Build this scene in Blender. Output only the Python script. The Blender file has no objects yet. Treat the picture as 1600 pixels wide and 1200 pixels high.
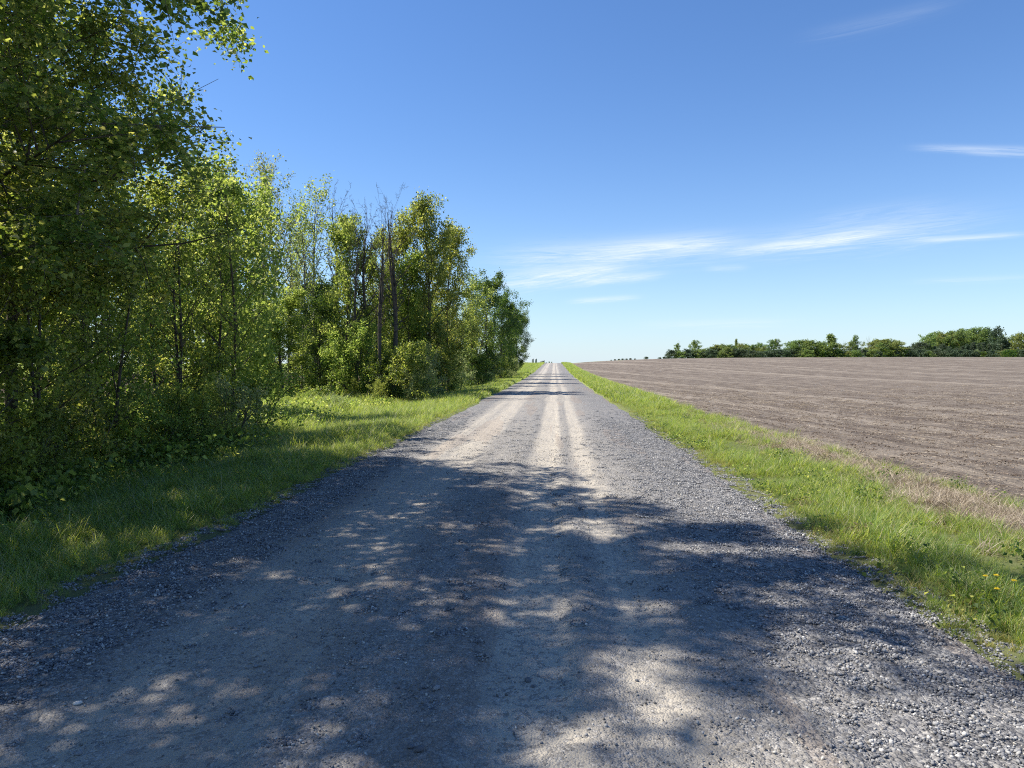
import bpy, math, random
import numpy as np
from math import radians as R_, sin, cos, tan, pi, atan2, sqrt

S = bpy.context.scene
COL = S.collection
# ------------------------------------------------------------------ camera, sky, sun, exposure
F = 1110.0 / 1600.0 * 36.0
CAM_H = 1.6
YAW, PITCH = R_(3.4), R_(1.6)
cam_d = bpy.data.cameras.new('camera'); cam = bpy.data.objects.new('camera', cam_d); COL.objects.link(cam)
cam_d.lens = F; cam_d.sensor_width = 36.0; cam_d.clip_start = 0.05; cam_d.clip_end = 12000
cam.location = (0, 0, CAM_H); cam.rotation_euler = (pi / 2 - PITCH, 0, YAW)
S.camera = cam

SUN_EL, SUN_AZ = R_(53), R_(-82)          # azimuth clockwise from +Y
sun_dir = (cos(SUN_EL) * sin(SUN_AZ), cos(SUN_EL) * cos(SUN_AZ), sin(SUN_EL))
sl = bpy.data.lights.new('sun', 'SUN'); sun = bpy.data.objects.new('sun', sl); COL.objects.link(sun)
sl.energy = 5.0; sl.angle = R_(0.53); sl.color = (1.0, 0.93, 0.82)
from mathutils import Vector
sun.rotation_euler = Vector(sun_dir).to_track_quat('Z', 'Y').to_euler()
sun.location = (-30, 10, 40)

S.view_settings.view_transform = 'Standard'; S.view_settings.look = 'None'
S.view_settings.exposure = 0.88; S.view_settings.gamma = 1.0
S.view_settings.use_curve_mapping = False
S.render.engine = 'CYCLES'
cy = S.cycles
cy.pixel_filter_type = 'BLACKMAN_HARRIS'; cy.filter_width = 1.1
cy.max_bounces = 6; cy.diffuse_bounces = 4; cy.glossy_bounces = 2; cy.transmission_bounces = 5; cy.transparent_max_bounces = 6
cy.use_denoising = False
try: cy.denoiser = 'OPENIMAGEDENOISE'
except Exception: pass
cy.sample_clamp_indirect = 6.0

W = bpy.data.worlds.new('World'); S.world = W; W.use_nodes = True
nt = W.node_tree; nt.nodes.clear()


def N(nt, typ, **kw):
    n = nt.nodes.new(typ)
    for k, v in kw.items():
        if k == 'ins':
            for a, b in v.items():
                if isinstance(b, bpy.types.NodeSocket): nt.links.new(b, n.inputs[a])
                else: n.inputs[a].default_value = b
        else: setattr(n, k, v)
    return n


def M(nt, op, a, b=None, c=None, clamp=False):
    n = nt.nodes.new('ShaderNodeMath'); n.operation = op; n.use_clamp = clamp
    for i, v in enumerate((a, b, c)):
        if v is None: continue
        if isinstance(v, bpy.types.NodeSocket): nt.links.new(v, n.inputs[i])
        else: n.inputs[i].default_value = v
    return n.outputs[0]


def MIX(nt, fac, a, b, mode='MIX'):
    n = nt.nodes.new('ShaderNodeMix'); n.data_type = 'RGBA'; n.blend_type = mode
    for i, v in ((0, fac), (6, a), (7, b)):
        if isinstance(v, bpy.types.NodeSocket): nt.links.new(v, n.inputs[i])
        elif i and len(v) == 3: n.inputs[i].default_value = (*v, 1)
        else: n.inputs[i].default_value = v
    return n.outputs[2]


def RAMP(nt, fac, stops, interp='LINEAR'):
    n = nt.nodes.new('ShaderNodeValToRGB'); cr = n.color_ramp; cr.interpolation = interp
    while len(cr.elements) < len(stops): cr.elements.new(0.5)
    for e, (p, c) in zip(cr.elements, stops):
        e.position = p
        e.color = (c, c, c, 1) if not hasattr(c, '__len__') else (*c, 1)
    nt.links.new(fac, n.inputs[0])
    return n.outputs[0]


sky = N(nt, 'ShaderNodeTexSky', sky_type='NISHITA', sun_disc=False, sun_elevation=SUN_EL, sun_rotation=SUN_AZ,
        air_density=1.0, dust_density=0.1, ozone_density=1.3, altitude=100.0)
geo = N(nt, 'ShaderNodeNewGeometry')
sep = N(nt, 'ShaderNodeSeparateXYZ', ins={0: geo.outputs['Incoming']})
# Incoming points from the sky to the viewer: flip it
dx = M(nt, 'MULTIPLY', sep.outputs[0], -1.0); dy = M(nt, 'MULTIPLY', sep.outputs[1], -1.0); dz = M(nt, 'MULTIPLY', sep.outputs[2], -1.0)
az = M(nt, 'ARCTAN2', dx, dy)
el = M(nt, 'ARCSINE', dz)


def px_dir(px, py):
    xc, zc = (px - 800) / 1110.0, -(py - 600) / 1110.0
    f = np.array((-sin(YAW) * cos(PITCH), cos(YAW) * cos(PITCH), -sin(PITCH)))
    r = np.array((cos(YAW), sin(YAW), 0)); u = np.cross(r, f)
    d = f + xc * r + zc * u
    return d / np.linalg.norm(d)


def px_azel(px, py):
    d = px_dir(px, py)
    return atan2(d[0], d[1]), math.asin(d[2])


# cirrus: streaky noise in rotated azimuth / elevation, gathered in soft elongated banks
def cirrus(p0, p1, half_px, sx, sy, amp, lo, hi, seed):
    a0, e0 = px_azel(*p0); a1, e1 = px_azel(*p1)
    ca, ce = (a0 + a1) / 2, (e0 + e1) / 2
    L = sqrt((a1 - a0) ** 2 + (e1 - e0) ** 2) / 2; th = atan2(e1 - e0, a1 - a0)
    u = M(nt, 'ADD', M(nt, 'MULTIPLY', M(nt, 'SUBTRACT', az, ca), cos(th)), M(nt, 'MULTIPLY', M(nt, 'SUBTRACT', el, ce), sin(th)))
    v = M(nt, 'SUBTRACT', M(nt, 'MULTIPLY', M(nt, 'SUBTRACT', el, ce), cos(th)), M(nt, 'MULTIPLY', M(nt, 'SUBTRACT', az, ca), sin(th)))
    cmb = N(nt, 'ShaderNodeCombineXYZ', ins={0: M(nt, 'MULTIPLY', u, sx), 1: M(nt, 'MULTIPLY', v, sy), 2: float(seed)})
    nz = N(nt, 'ShaderNodeTexNoise', ins={'Vector': cmb.outputs[0], 'Scale': 1.0, 'Detail': 9.0, 'Roughness': 0.72, 'Distortion': 1.6})
    uu = M(nt, 'DIVIDE', u, L); vv = M(nt, 'DIVIDE', v, half_px / 1110.0)
    wob = M(nt, 'MULTIPLY', M(nt, 'SUBTRACT', nz.outputs[0], 0.5), 1.3)
    vv = M(nt, 'ADD', vv, wob)
    g = M(nt, 'EXPONENT', M(nt, 'MULTIPLY', M(nt, 'ADD', M(nt, 'POWER', M(nt, 'ABSOLUTE', uu), 4.0), M(nt, 'MULTIPLY', vv, vv)), -1.6))
    s = N(nt, 'ShaderNodeMapRange', ins={0: nz.outputs[0], 1: lo, 2: hi, 3: 0.0, 4: 1.0})
    s.clamp = True
    return M(nt, 'MULTIPLY', M(nt, 'MULTIPLY', g, s.outputs[0]), amp)


banks = [
    ((1130, 397), (1400, 358), 9, 9, 170, 0.78, 0.28, 0.6, 1),
    ((1160, 385), (1560, 340), 26, 7, 120, 0.6, 0.35, 0.75, 2),
    ((1260, 350), (1480, 322), 18, 6, 90, 0.32, 0.4, 0.8, 12),
    ((770, 402), (1180, 378), 24, 8, 120, 0.85, 0.32, 0.78, 3),
    ((930, 392), (1150, 375), 15, 8, 130, 0.6, 0.3, 0.7, 14),
    ((770, 443), (990, 414), 17, 8, 130, 0.95, 0.28, 0.68, 4),
    ((900, 442), (1040, 428), 7, 10, 150, 0.65, 0.25, 0.65, 5),
    ((1430, 376), (1610, 365), 4, 10, 220, 0.5, 0.2, 0.6, 6),
    ((1430, 230), (1640, 234), 5, 10, 230, 0.42, 0.25, 0.6, 7),
    ((1500, 238), (1660, 244), 3, 10, 230, 0.4, 0.25, 0.6, 17),
    ((890, 471), (1000, 464), 5, 12, 150, 0.5, 0.2, 0.6, 8),
    ((1250, 60), (1500, 0), 12, 5, 130, 0.13, 0.3, 0.75, 9),
    ((1100, 420), (1170, 418), 5, 12, 160, 0.28, 0.25, 0.6, 10),
    ((1000, 508), (1250, 502), 8, 8, 160, 0.3, 0.3, 0.7, 11),
    ((1420, 440), (1640, 432), 5, 8, 200, 0.25, 0.3, 0.7, 13),
]
tot = None
for b in banks:
    c_ = cirrus(*b)
    tot = c_ if tot is None else M(nt, 'ADD', tot, c_)
tot = M(nt, 'MINIMUM', tot, 0.95)
hs = N(nt, 'ShaderNodeHueSaturation', ins={'Hue': 0.503, 'Saturation': 1.07, 'Value': 1.0, 'Color': sky.outputs[0]})
SKY_GAIN = (0.60, 0.80, 1.02)
skc = MIX(nt, 1.0, hs.outputs[0], SKY_GAIN, 'MULTIPLY')
low = M(nt, 'EXPONENT', M(nt, 'MULTIPLY', M(nt, 'ABSOLUTE', el), -11.0))
skc = MIX(nt, M(nt, 'MULTIPLY', low, 0.85), skc, (4.25, 4.95, 5.6))
cloud_col = (5.5, 6.0, 6.5)
mixed = MIX(nt, tot, skc, cloud_col)
bg = N(nt, 'ShaderNodeBackground', ins={'Color': mixed, 'Strength': 0.094})
out = N(nt, 'ShaderNodeOutputWorld'); nt.links.new(bg.outputs[0], out.inputs[0])

# ------------------------------------------------------------------ helpers
rng = np.random.default_rng(7)


def smooth(a, b, x):
    t = np.clip((np.asarray(x, float) - a) / (b - a), 0, 1)
    return t * t * (3 - 2 * t)


def vnoise(x, y, seed=0):
    x = np.asarray(x, float); y = np.asarray(y, float)
    xi = np.floor(x).astype(np.int64); yi = np.floor(y).astype(np.int64)
    fx = x - xi; fy = y - yi; fx = fx * fx * (3 - 2 * fx); fy = fy * fy * (3 - 2 * fy)
    def h(a, b):
        n = (a * 374761393 + b * 668265263 + seed * 2147483647 + 1013904223) & 0xFFFFFFFF
        n = ((n ^ (n >> 13)) * 1274126177) & 0xFFFFFFFF
        return ((n ^ (n >> 16)) & 0xFFFF) / 65535.0
    a = h(xi, yi); b = h(xi + 1, yi); c = h(xi, yi + 1); d = h(xi + 1, yi + 1)
    return (a * (1 - fx) + b * fx) * (1 - fy) + (c * (1 - fx) + d * fx) * fy - 0.5


def fbm(x, y, seed=0, oct=4):
    s = 0; a = 1.0
    for i in range(oct):
        s = s + a * vnoise(x * 2 ** i, y * 2 ** i, seed + i * 17); a *= 0.5
    return s


def H(x, y):
    """height of the land, metres"""
    x = np.asarray(x, float); y = np.asarray(y, float)
    z = 2.0 * smooth(60, 262, y) - 5.0 * smooth(275, 520, y)
    xr = np.clip(x - 6, 0, None)
    z = z + 2.1 * (1 - np.exp(-xr / 22)) * smooth(30, 240, y) * (1 - 0.3 * smooth(262, 330, y)) + 3.5 * smooth(60, 140, x) * smooth(275, 500, y)
    # left: shallow ditch and verge
    xl = -x
    z = z - 0.09 * smooth(3.5, 4.3, xl) - 0.16 * smooth(4.6, 6.0, xl) + 0.10 * smooth(6.5, 9.0, xl)
    # right verge
    z = z - 0.03 * smooth(2.5, 3.2, x) - 0.09 * smooth(3.8, 5.6, x)
    off = smooth(3.4, 4.4, xl) + smooth(2.6, 3.4, x)
    z = z + off * 0.06 * fbm(x * 0.7, y * 0.7, 5, 3)
    return z


def left_edge(y):  return -3.32 + 0.22 * fbm(np.asarray(y) * 0.22, np.asarray(y) * 0 + 3.3, 11, 3) + 0.10 * fbm(np.asarray(y) * 2.1, np.asarray(y) * 0, 12, 2)
def right_edge(y): return 2.50 + 0.16 * fbm(np.asarray(y) * 0.25, np.asarray(y) * 0 + 7.3, 13, 3) + 0.10 * fbm(np.asarray(y) * 2.3, np.asarray(y) * 0, 14, 2)
def field_edge(y): return 5.40 + 0.25 * fbm(np.asarray(y) * 0.35, np.asarray(y) * 0 + 1.3, 15, 3) - 0.5 * smooth(14, 30, np.asarray(y))


def mesh_np(name, v, f, smooth_=False, mat=None):
    v = np.asarray(v, np.float32); me = bpy.data.meshes.new(name)
    fs = f if isinstance(f, list) else [f]
    fs = [np.asarray(q, np.int32) for q in fs if len(q)]
    me.vertices.add(len(v)); me.vertices.foreach_set('co', v.ravel())
    nl = sum(q.size for q in fs); npz = sum(len(q) for q in fs)
    me.loops.add(nl); me.polygons.add(npz)
    me.loops.foreach_set('vertex_index', np.concatenate([q.ravel() for q in fs]))
    st = []; o = 0
    for q in fs:
        k = q.shape[1]; st.append(o + np.arange(len(q)) * k); o += q.size
    me.polygons.foreach_set('loop_start', np.concatenate(st).astype(np.int32))
    me.update(calc_edges=True)
    if smooth_: me.polygons.foreach_set('use_smooth', np.ones(npz, bool))
    if mat:
        for m in (mat if isinstance(mat, (list, tuple)) else [mat]): me.materials.append(m)
    return me


def link(name, me, parent=None, **props):
    o = bpy.data.objects.new(name, me); COL.objects.link(o)
    if parent is not None: o.parent = parent
    for k, v in props.items(): o[k] = v
    return o


def grid(xs, ys, zf):
    X, Y = np.meshgrid(xs, ys); Z = zf(X, Y)
    v = np.stack([X.ravel(), Y.ravel(), Z.ravel()], 1)
    nx, ny = len(xs), len(ys); i = np.arange(nx * ny).reshape(ny, nx)
    f = np.stack([i[:-1, :-1].ravel(), i[:-1, 1:].ravel(), i[1:, 1:].ravel(), i[1:, :-1].ravel()], 1)
    return v, f


def steps(*seg):
    """seg: (start, end, first step, last step) graded"""
    out = []
    for a, b, s0, s1 in seg:
        x = a
        while x < b:
            out.append(x); t = (x - a) / (b - a); x += s0 + (s1 - s0) * t
    out.append(seg[-1][1])
    return np.array(out)


# ------------------------------------------------------------------ materials
def mat(name):
    m = bpy.data.materials.new(name); m.use_nodes = True; m.node_tree.nodes.clear(); return m, m.node_tree


def finish(t, shader, disp=None):
    o = t.nodes.new('ShaderNodeOutputMaterial'); t.links.new(shader, o.inputs[0])


def bump(t, h, strength, dist, prev=None):
    b = N(t, 'ShaderNodeBump', ins={'Height': h, 'Strength': strength, 'Distance': dist})
    if prev is not None: t.links.new(prev, b.inputs['Normal'])
    return b.outputs[0]


def principled(t, col, rough, normal=None, spec=0.3):
    p = N(t, 'ShaderNodeBsdfPrincipled', ins={'Base Color': col if isinstance(col, bpy.types.NodeSocket) else (*col, 1), 'Roughness': rough})
    p.inputs['Specular IOR Level'].default_value = spec
    if normal is not None: t.links.new(normal, p.inputs['Normal'])
    return p.outputs[0]


def objco(t):
    g = N(t, 'ShaderNodeNewGeometry'); return g.outputs['Position']


def scaled(t, vec, sc, off=(0, 0, 0), rot=0.0):
    n = N(t, 'ShaderNodeMapping', ins={'Vector': vec}); n.inputs['Scale'].default_value = sc; n.inputs['Location'].default_value = off
    n.inputs['Rotation'].default_value = (0, 0, rot); return n.outputs[0]


def noise(t, vec, scale, detail=3, rough=0.5, dist=0.0):
    return N(t, 'ShaderNodeTexNoise', ins={'Vector': vec, 'Scale': scale, 'Detail': detail, 'Roughness': rough, 'Distortion': dist}).outputs[0]


# road
DUST = [(-3.6, 0.0), (-2.5, 0.08), (-2.15, 0.75), (-1.9, 0.55), (-1.65, 0.9), (-1.35, 0.7), (-1.15, 0.32), (-0.45, 0.22), (-0.28, 0.85), (0.05, 0.95), (0.2, 0.35),
        (0.32, 0.45), (0.42, 0.9), (0.58, 0.8), (0.78, 0.3), (1.2, 0.12), (1.5, 0.05), (2.6, 0.0)]


def dust_at(x, y):
    xx = x + 0.22 * fbm(y * 0.09, x * 0 + 2.0, 31, 2)
    return np.interp(xx, [a for a, _ in DUST], [b for _, b in DUST])


mr, t = mat('gravel_road')
pos = objco(t)
sx = N(t, 'ShaderNodeSeparateXYZ', ins={0: pos})
wob = noise(t, scaled(t, pos, (0.05, 0.12, 1)), 1.0, 2)
edge_j = noise(t, scaled(t, pos, (6, 2.5, 1)), 1.0, 4, 0.6)
xx = M(t, 'ADD', sx.outputs[0], M(t, 'ADD', M(t, 'MULTIPLY', M(t, 'SUBTRACT', wob, 0.5), 0.3), M(t, 'MULTIPLY', M(t, 'SUBTRACT', edge_j, 0.5), 0.28)))
fac = N(t, 'ShaderNodeMapRange', ins={0: xx, 1: -3.6, 2: 2.6, 3: 0.0, 4: 1.0}).outputs[0]
dust = RAMP(t, fac, [((a + 3.6) / 6.2, b) for a, b in DUST])
streak = noise(t, scaled(t, pos, (9, 0.35, 1)), 1.0, 5, 0.65)
patch = noise(t, scaled(t, pos, (1.3, 0.8, 1)), 1.0, 5, 0.6)
dfac = M(t, 'MULTIPLY', dust, M(t, 'ADD', 0.45, M(t, 'MULTIPLY', streak, 1.25)))
dfac = M(t, 'ADD', dfac, M(t, 'MULTIPLY', M(t, 'SUBTRACT', patch, 0.5), 0.5), clamp=True)
vor = N(t, 'ShaderNodeTexVoronoi', ins={'Vector': pos, 'Scale': 34.0, 'Randomness': 1.0})
vor2 = N(t, 'ShaderNodeTexVoronoi', ins={'Vector': pos, 'Scale': 90.0, 'Randomness': 1.0})
cell = N(t, 'ShaderNodeSeparateColor', ins={0: vor.outputs['Color']}).outputs[0]
cell2 = N(t, 'ShaderNodeSeparateColor', ins={0: vor2.outputs['Color']}).outputs[1]
stone_c = RAMP(t, cell, [(0, (0.065, 0.067, 0.075)), (0.35, (0.14, 0.143, 0.155)), (0.7, (0.235, 0.235, 0.245)), (0.92, (0.34, 0.335, 0.33)), (1, (0.52, 0.50, 0.47))])
fine_c = RAMP(t, cell2, [(0, (0.06, 0.058, 0.06)), (0.5, (0.17, 0.165, 0.16)), (1, (0.46, 0.44, 0.41))])
fine_n = noise(t, pos, 160.0, 3, 0.7)
dust_c = MIX(t, fine_n, (0.27, 0.24, 0.195), (0.54, 0.495, 0.42))
dust_c = MIX(t, M(t, 'MULTIPLY', M(t, 'GREATER_THAN', cell, 0.62), 0.6), dust_c, fine_c)
gravel_c = MIX(t, 1.0, MIX(t, 0.45, stone_c, fine_c), (0.86, 0.86, 0.86), 'MULTIPLY')
rc = MIX(t, dfac, gravel_c, dust_c)
rusty = noise(t, scaled(t, pos, (1.5, 0.1, 1)), 1.0, 3)
rc = MIX(t, M(t, 'MULTIPLY', M(t, 'GREATER_THAN', rusty, 0.58), 0.25), rc, (0.24, 0.18, 0.14))
hh = M(t, 'ADD', M(t, 'MULTIPLY', M(t, 'SUBTRACT', 1.0, vor.outputs['Distance']), M(t, 'SUBTRACT', 1.0, dfac)), M(t, 'MULTIPLY', M(t, 'SUBTRACT', 1.0, vor2.outputs['Distance']), 0.35))
nb = bump(t, hh, 1.0, 0.02)
nb = bump(t, noise(t, pos, 70.0, 4, 0.7), 0.5, 0.006, nb)
finish(t, principled(t, rc, 0.9, nb, 0.25))

# ground under grass
mg, t = mat('verge_soil_and_thatch')
pos = objco(t)
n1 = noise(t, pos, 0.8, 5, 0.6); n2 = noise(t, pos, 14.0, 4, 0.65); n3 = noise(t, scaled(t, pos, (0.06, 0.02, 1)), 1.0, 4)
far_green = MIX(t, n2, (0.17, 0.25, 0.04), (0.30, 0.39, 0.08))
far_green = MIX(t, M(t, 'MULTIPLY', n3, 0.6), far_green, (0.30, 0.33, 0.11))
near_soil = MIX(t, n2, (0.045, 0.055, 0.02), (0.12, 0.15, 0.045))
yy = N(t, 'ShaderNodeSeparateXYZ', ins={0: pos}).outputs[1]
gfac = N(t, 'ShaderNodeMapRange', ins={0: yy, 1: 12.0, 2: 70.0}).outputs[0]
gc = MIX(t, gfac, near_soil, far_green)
att = N(t, 'ShaderNodeAttribute', attribute_name='dry')
dry_c = MIX(t, n2, (0.12, 0.10, 0.075), (0.32, 0.27, 0.205))
gc = MIX(t, M(t, 'MULTIPLY', att.outputs['Fac'], M(t, 'ADD', 0.5, n1), clamp=True), gc, dry_c)
att2 = N(t, 'ShaderNodeAttribute', attribute_name='litter')
lit_c = MIX(t, n2, (0.025, 0.022, 0.012), (0.10, 0.075, 0.04))
gc = MIX(t, att2.outputs['Fac'], gc, lit_c)
finish(t, principled(t, gc, 0.95, bump(t, n2, 0.8, 0.03), 0.1))

# ploughed field
ROW = atan2(-0.165, 1.0)
mf, t = mat('tilled_soil')
pos = objco(t)
rot = scaled(t, pos, (1, 1, 1), (0, 0, 0), ROW * -1.0 * -1.0)
rowp = N(t, 'ShaderNodeVectorRotate', rotation_type='Z_AXIS', ins={'Vector': pos, 'Angle': -ROW * -1.0}).outputs[0]
band = noise(t, scaled(t, rowp, (0.42, 0.003, 1)), 1.0, 4, 0.7)
band2 = noise(t, scaled(t, rowp, (2.6, 0.015, 1)), 1.0, 4, 0.7)
clod = noise(t, pos, 9.0, 5, 0.7)
fine = noise(t, pos, 40.0, 4, 0.7)
big = noise(t, pos, 0.05, 3)
soil = MIX(t, fine, (0.050, 0.041, 0.034), (0.155, 0.129, 0.107))
straw_n = N(t, 'ShaderNodeTexVoronoi', ins={'Vector': scaled(t, pos, (9, 14, 9)), 'Scale': 1.0})
strawm = M(t, 'LESS_THAN', straw_n.outputs['Distance'], M(t, 'MULTIPLY', M(t, 'ADD', band, band2), 0.22))
soil = MIX(t, M(t, 'MULTIPLY', strawm, 0.6), soil, (0.44, 0.36, 0.26))
bf = N(t, 'ShaderNodeMapRange', ins={0: band, 1: 0.52, 2: 0.60}).outputs[0]
soil = MIX(t, M(t, 'MULTIPLY', bf, 0.42), soil, (0.36, 0.315, 0.255))
bf2 = N(t, 'ShaderNodeMapRange', ins={0: band2, 1: 0.52, 2: 0.62}).outputs[0]
soil = MIX(t, M(t, 'MULTIPLY', bf2, 0.62), soil, (0.085, 0.070, 0.060))
soil = MIX(t, M(t, 'MULTIPLY', big, 0.25), soil, (0.14, 0.105, 0.085))
mott = noise(t, scaled(t, rowp, (1.6, 0.35, 1)), 1.0, 5, 0.75)
soil = MIX(t, N(t, 'ShaderNodeMapRange', ins={0: mott, 1: 0.42, 2: 0.60, 3: 0.0, 4: 0.4}).outputs[0], soil, (0.33, 0.285, 0.235))
soil = MIX(t, N(t, 'ShaderNodeMapRange', ins={0: noise(t, scaled(t, rowp, (2.3, 0.5, 1), (7, 3, 0)), 1.0, 4, 0.7), 1: 0.5, 2: 0.68, 3: 0.0, 4: 0.5}).outputs[0], soil, (0.085, 0.068, 0.058))
nb = bump(t, clod, 0.9, 0.08); nb = bump(t, band2, 0.7, 0.15, nb); nb = bump(t, fine, 0.8, 0.02, nb)
finish(t, principled(t, soil, 0.95, nb, 0.1))


def island_mat(name, stops, rough=0.85, spec=0.3, trans=None, tr_stops=None, hue=0.0, bumps=None):
    m, t = mat(name)
    g = N(t, 'ShaderNodeNewGeometry'); oi = N(t, 'ShaderNodeObjectInfo')
    r = M(t, 'FRACT', M(t, 'ADD', g.outputs['Random Per Island'], M(t, 'MULTIPLY', oi.outputs['Random'], 7.13)))
    c = RAMP(t, r, stops)
    if hue:
        hsn = N(t, 'ShaderNodeHueSaturation', ins={'Color': c, 'Hue': M(t, 'ADD', 0.5 - hue / 2, M(t, 'MULTIPLY', oi.outputs['Random'], hue)), 'Value': M(t, 'ADD', 0.8, M(t, 'MULTIPLY', M(t, 'FRACT', M(t, 'MULTIPLY', oi.outputs['Random'], 17.3)), 0.4))})
        c = hsn.outputs[0]
    nrm = None
    if bumps: nrm = bump(t, noise(t, g.outputs['Position'], bumps[0], 4, 0.7), bumps[1], bumps[2])
    if trans is None:
        finish(t, principled(t, c, rough, nrm, spec)); return m
    tc = RAMP(t, r, tr_stops)
    if hue:
        h2 = N(t, 'ShaderNodeHueSaturation', ins={'Color': tc, 'Hue': M(t, 'ADD', 0.5 - hue / 2, M(t, 'MULTIPLY', oi.outputs['Random'], hue))})
        tc = h2.outputs[0]
    p = principled(t, c, rough, nrm, spec)
    tr = N(t, 'ShaderNodeBsdfTranslucent', ins={'Color': tc})
    mx = N(t, 'ShaderNodeMixShader', ins={0: trans, 1: p, 2: tr.outputs[0]})
    finish(t, mx.outputs[0]); return m


leaf_green = island_mat('leaf_green', [(0, (0.05, 0.085, 0.024)), (0.5, (0.115, 0.165, 0.045)), (1, (0.21, 0.25, 0.085))], 0.5, 0.3, 0.52,
                        [(0, (0.15, 0.24, 0.03)), (0.6, (0.44, 0.53, 0.07)), (1, (0.82, 0.82, 0.20))], 0.03)
leaf_fresh = island_mat('leaf_fresh_green', [(0, (0.07, 0.11, 0.018)), (0.5, (0.12, 0.175, 0.03)), (1, (0.18, 0.24, 0.05))], 0.5, 0.3, 0.55,
                        [(0, (0.26, 0.37, 0.05)), (0.6, (0.48, 0.58, 0.10)), (1, (0.74, 0.78, 0.20))], 0.03)
leaf_pale = island_mat('leaf_pale_green', [(0, (0.12, 0.16, 0.06)), (0.5, (0.19, 0.23, 0.10)), (1, (0.30, 0.33, 0.17))], 0.55, 0.3, 0.5,
                       [(0, (0.30, 0.38, 0.10)), (0.6, (0.48, 0.55, 0.18)), (1, (0.66, 0.68, 0.30))], 0.03)
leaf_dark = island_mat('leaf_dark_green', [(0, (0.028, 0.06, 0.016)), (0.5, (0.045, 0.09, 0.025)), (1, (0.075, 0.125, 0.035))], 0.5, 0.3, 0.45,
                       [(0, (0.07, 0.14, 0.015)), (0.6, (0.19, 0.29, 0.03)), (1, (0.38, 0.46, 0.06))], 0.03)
leaf_far = island_mat('leaf_distant', [(0, (0.09, 0.13, 0.05)), (0.5, (0.15, 0.20, 0.075)), (1, (0.22, 0.28, 0.10))], 0.7, 0.2, 0.4,
                      [(0, (0.18, 0.25, 0.05)), (0.6, (0.32, 0.40, 0.08)), (1, (0.46, 0.52, 0.12))], 0.05)
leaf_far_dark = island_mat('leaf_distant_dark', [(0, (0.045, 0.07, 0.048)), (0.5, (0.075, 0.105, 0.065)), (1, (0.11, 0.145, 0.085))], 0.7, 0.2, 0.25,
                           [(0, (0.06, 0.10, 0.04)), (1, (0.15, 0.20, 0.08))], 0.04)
grass_m = island_mat('grass_blade', [(0, (0.085, 0.15, 0.03)), (0.42, (0.15, 0.225, 0.05)), (0.78, (0.235, 0.30, 0.08)), (0.86, (0.38, 0.36, 0.19)), (1, (0.52, 0.46, 0.30))], 0.5, 0.4, 0.47,
                     [(0, (0.28, 0.42, 0.03)), (0.6, (0.52, 0.62, 0.07)), (1, (0.70, 0.70, 0.20))], 0.03)
grass_y = island_mat('grass_blade_yellowing', [(0, (0.12, 0.16, 0.03)), (0.5, (0.24, 0.26, 0.06)), (0.8, (0.38, 0.32, 0.12)), (1, (0.36, 0.24, 0.12))], 0.6, 0.3, 0.35,
                     [(0, (0.30, 0.38, 0.03)), (1, (0.55, 0.50, 0.12))], 0.03)
straw_m = island_mat('dry_straw', [(0, (0.17, 0.135, 0.10)), (0.5, (0.33, 0.275, 0.21)), (1, (0.50, 0.435, 0.34))], 0.8, 0.2, 0.2,
                     [(0, (0.3, 0.22, 0.12)), (1, (0.5, 0.4, 0.25))])
stone_m = island_mat('crushed_stone', [(0, (0.07, 0.074, 0.083)), (0.4, (0.15, 0.153, 0.165)), (0.75, (0.25, 0.25, 0.253)), (0.93, (0.36, 0.355, 0.345)), (1, (0.58, 0.56, 0.52))], 0.8, 0.35, bumps=(120, 0.5, 0.004))
dusty_stone = island_mat('dusty_stone', [(0, (0.12, 0.115, 0.11)), (0.5, (0.24, 0.225, 0.205)), (0.85, (0.36, 0.34, 0.30)), (1, (0.52, 0.49, 0.44))], 0.9, 0.2, bumps=(120, 0.5, 0.004))
clod_m = island_mat('soil_clod', [(0, (0.075, 0.056, 0.042)), (0.6, (0.15, 0.115, 0.088)), (1, (0.26, 0.205, 0.16))], 0.95, 0.1, bumps=(60, 0.7, 0.01))
petal_m = island_mat('yellow_petal', [(0, (0.75, 0.55, 0.02)), (1, (0.85, 0.68, 0.04))], 0.6, 0.3, 0.3, [(0, (0.8, 0.6, 0.02)), (1, (0.9, 0.7, 0.04))])
green_stem = island_mat('green_stem', [(0, (0.10, 0.17, 0.04)), (1, (0.14, 0.2, 0.06))])


def bark(name, c0, c1, c2):
    m, t = mat(name); g = N(t, 'ShaderNodeTexCoord').outputs['Object']
    a = noise(t, scaled(t, g, (1, 1, 0.25)), 22.0, 5, 0.7); b = noise(t, scaled(t, g, (1, 1, 3.0)), 3.0, 4, 0.6)
    c = MIX(t, a, c0, c1); k = N(t, 'ShaderNodeMapRange', ins={0: b, 1: 0.52, 2: 0.64}).outputs[0]
    c = MIX(t, M(t, 'MULTIPLY', k, 0.7), c, c2)
    finish(t, principled(t, c, 0.9, bump(t, a, 0.8, 0.01), 0.15)); return m


bark_grey = bark('bark_grey', (0.10, 0.09, 0.075), (0.26, 0.24, 0.20), (0.055, 0.045, 0.035))
bark_dark = bark('bark_dark', (0.045, 0.038, 0.03), (0.13, 0.11, 0.09), (0.03, 0.025, 0.02))
bark_pale = bark('bark_pale', (0.20, 0.19, 0.16), (0.42, 0.40, 0.34), (0.08, 0.07, 0.06))

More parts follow.
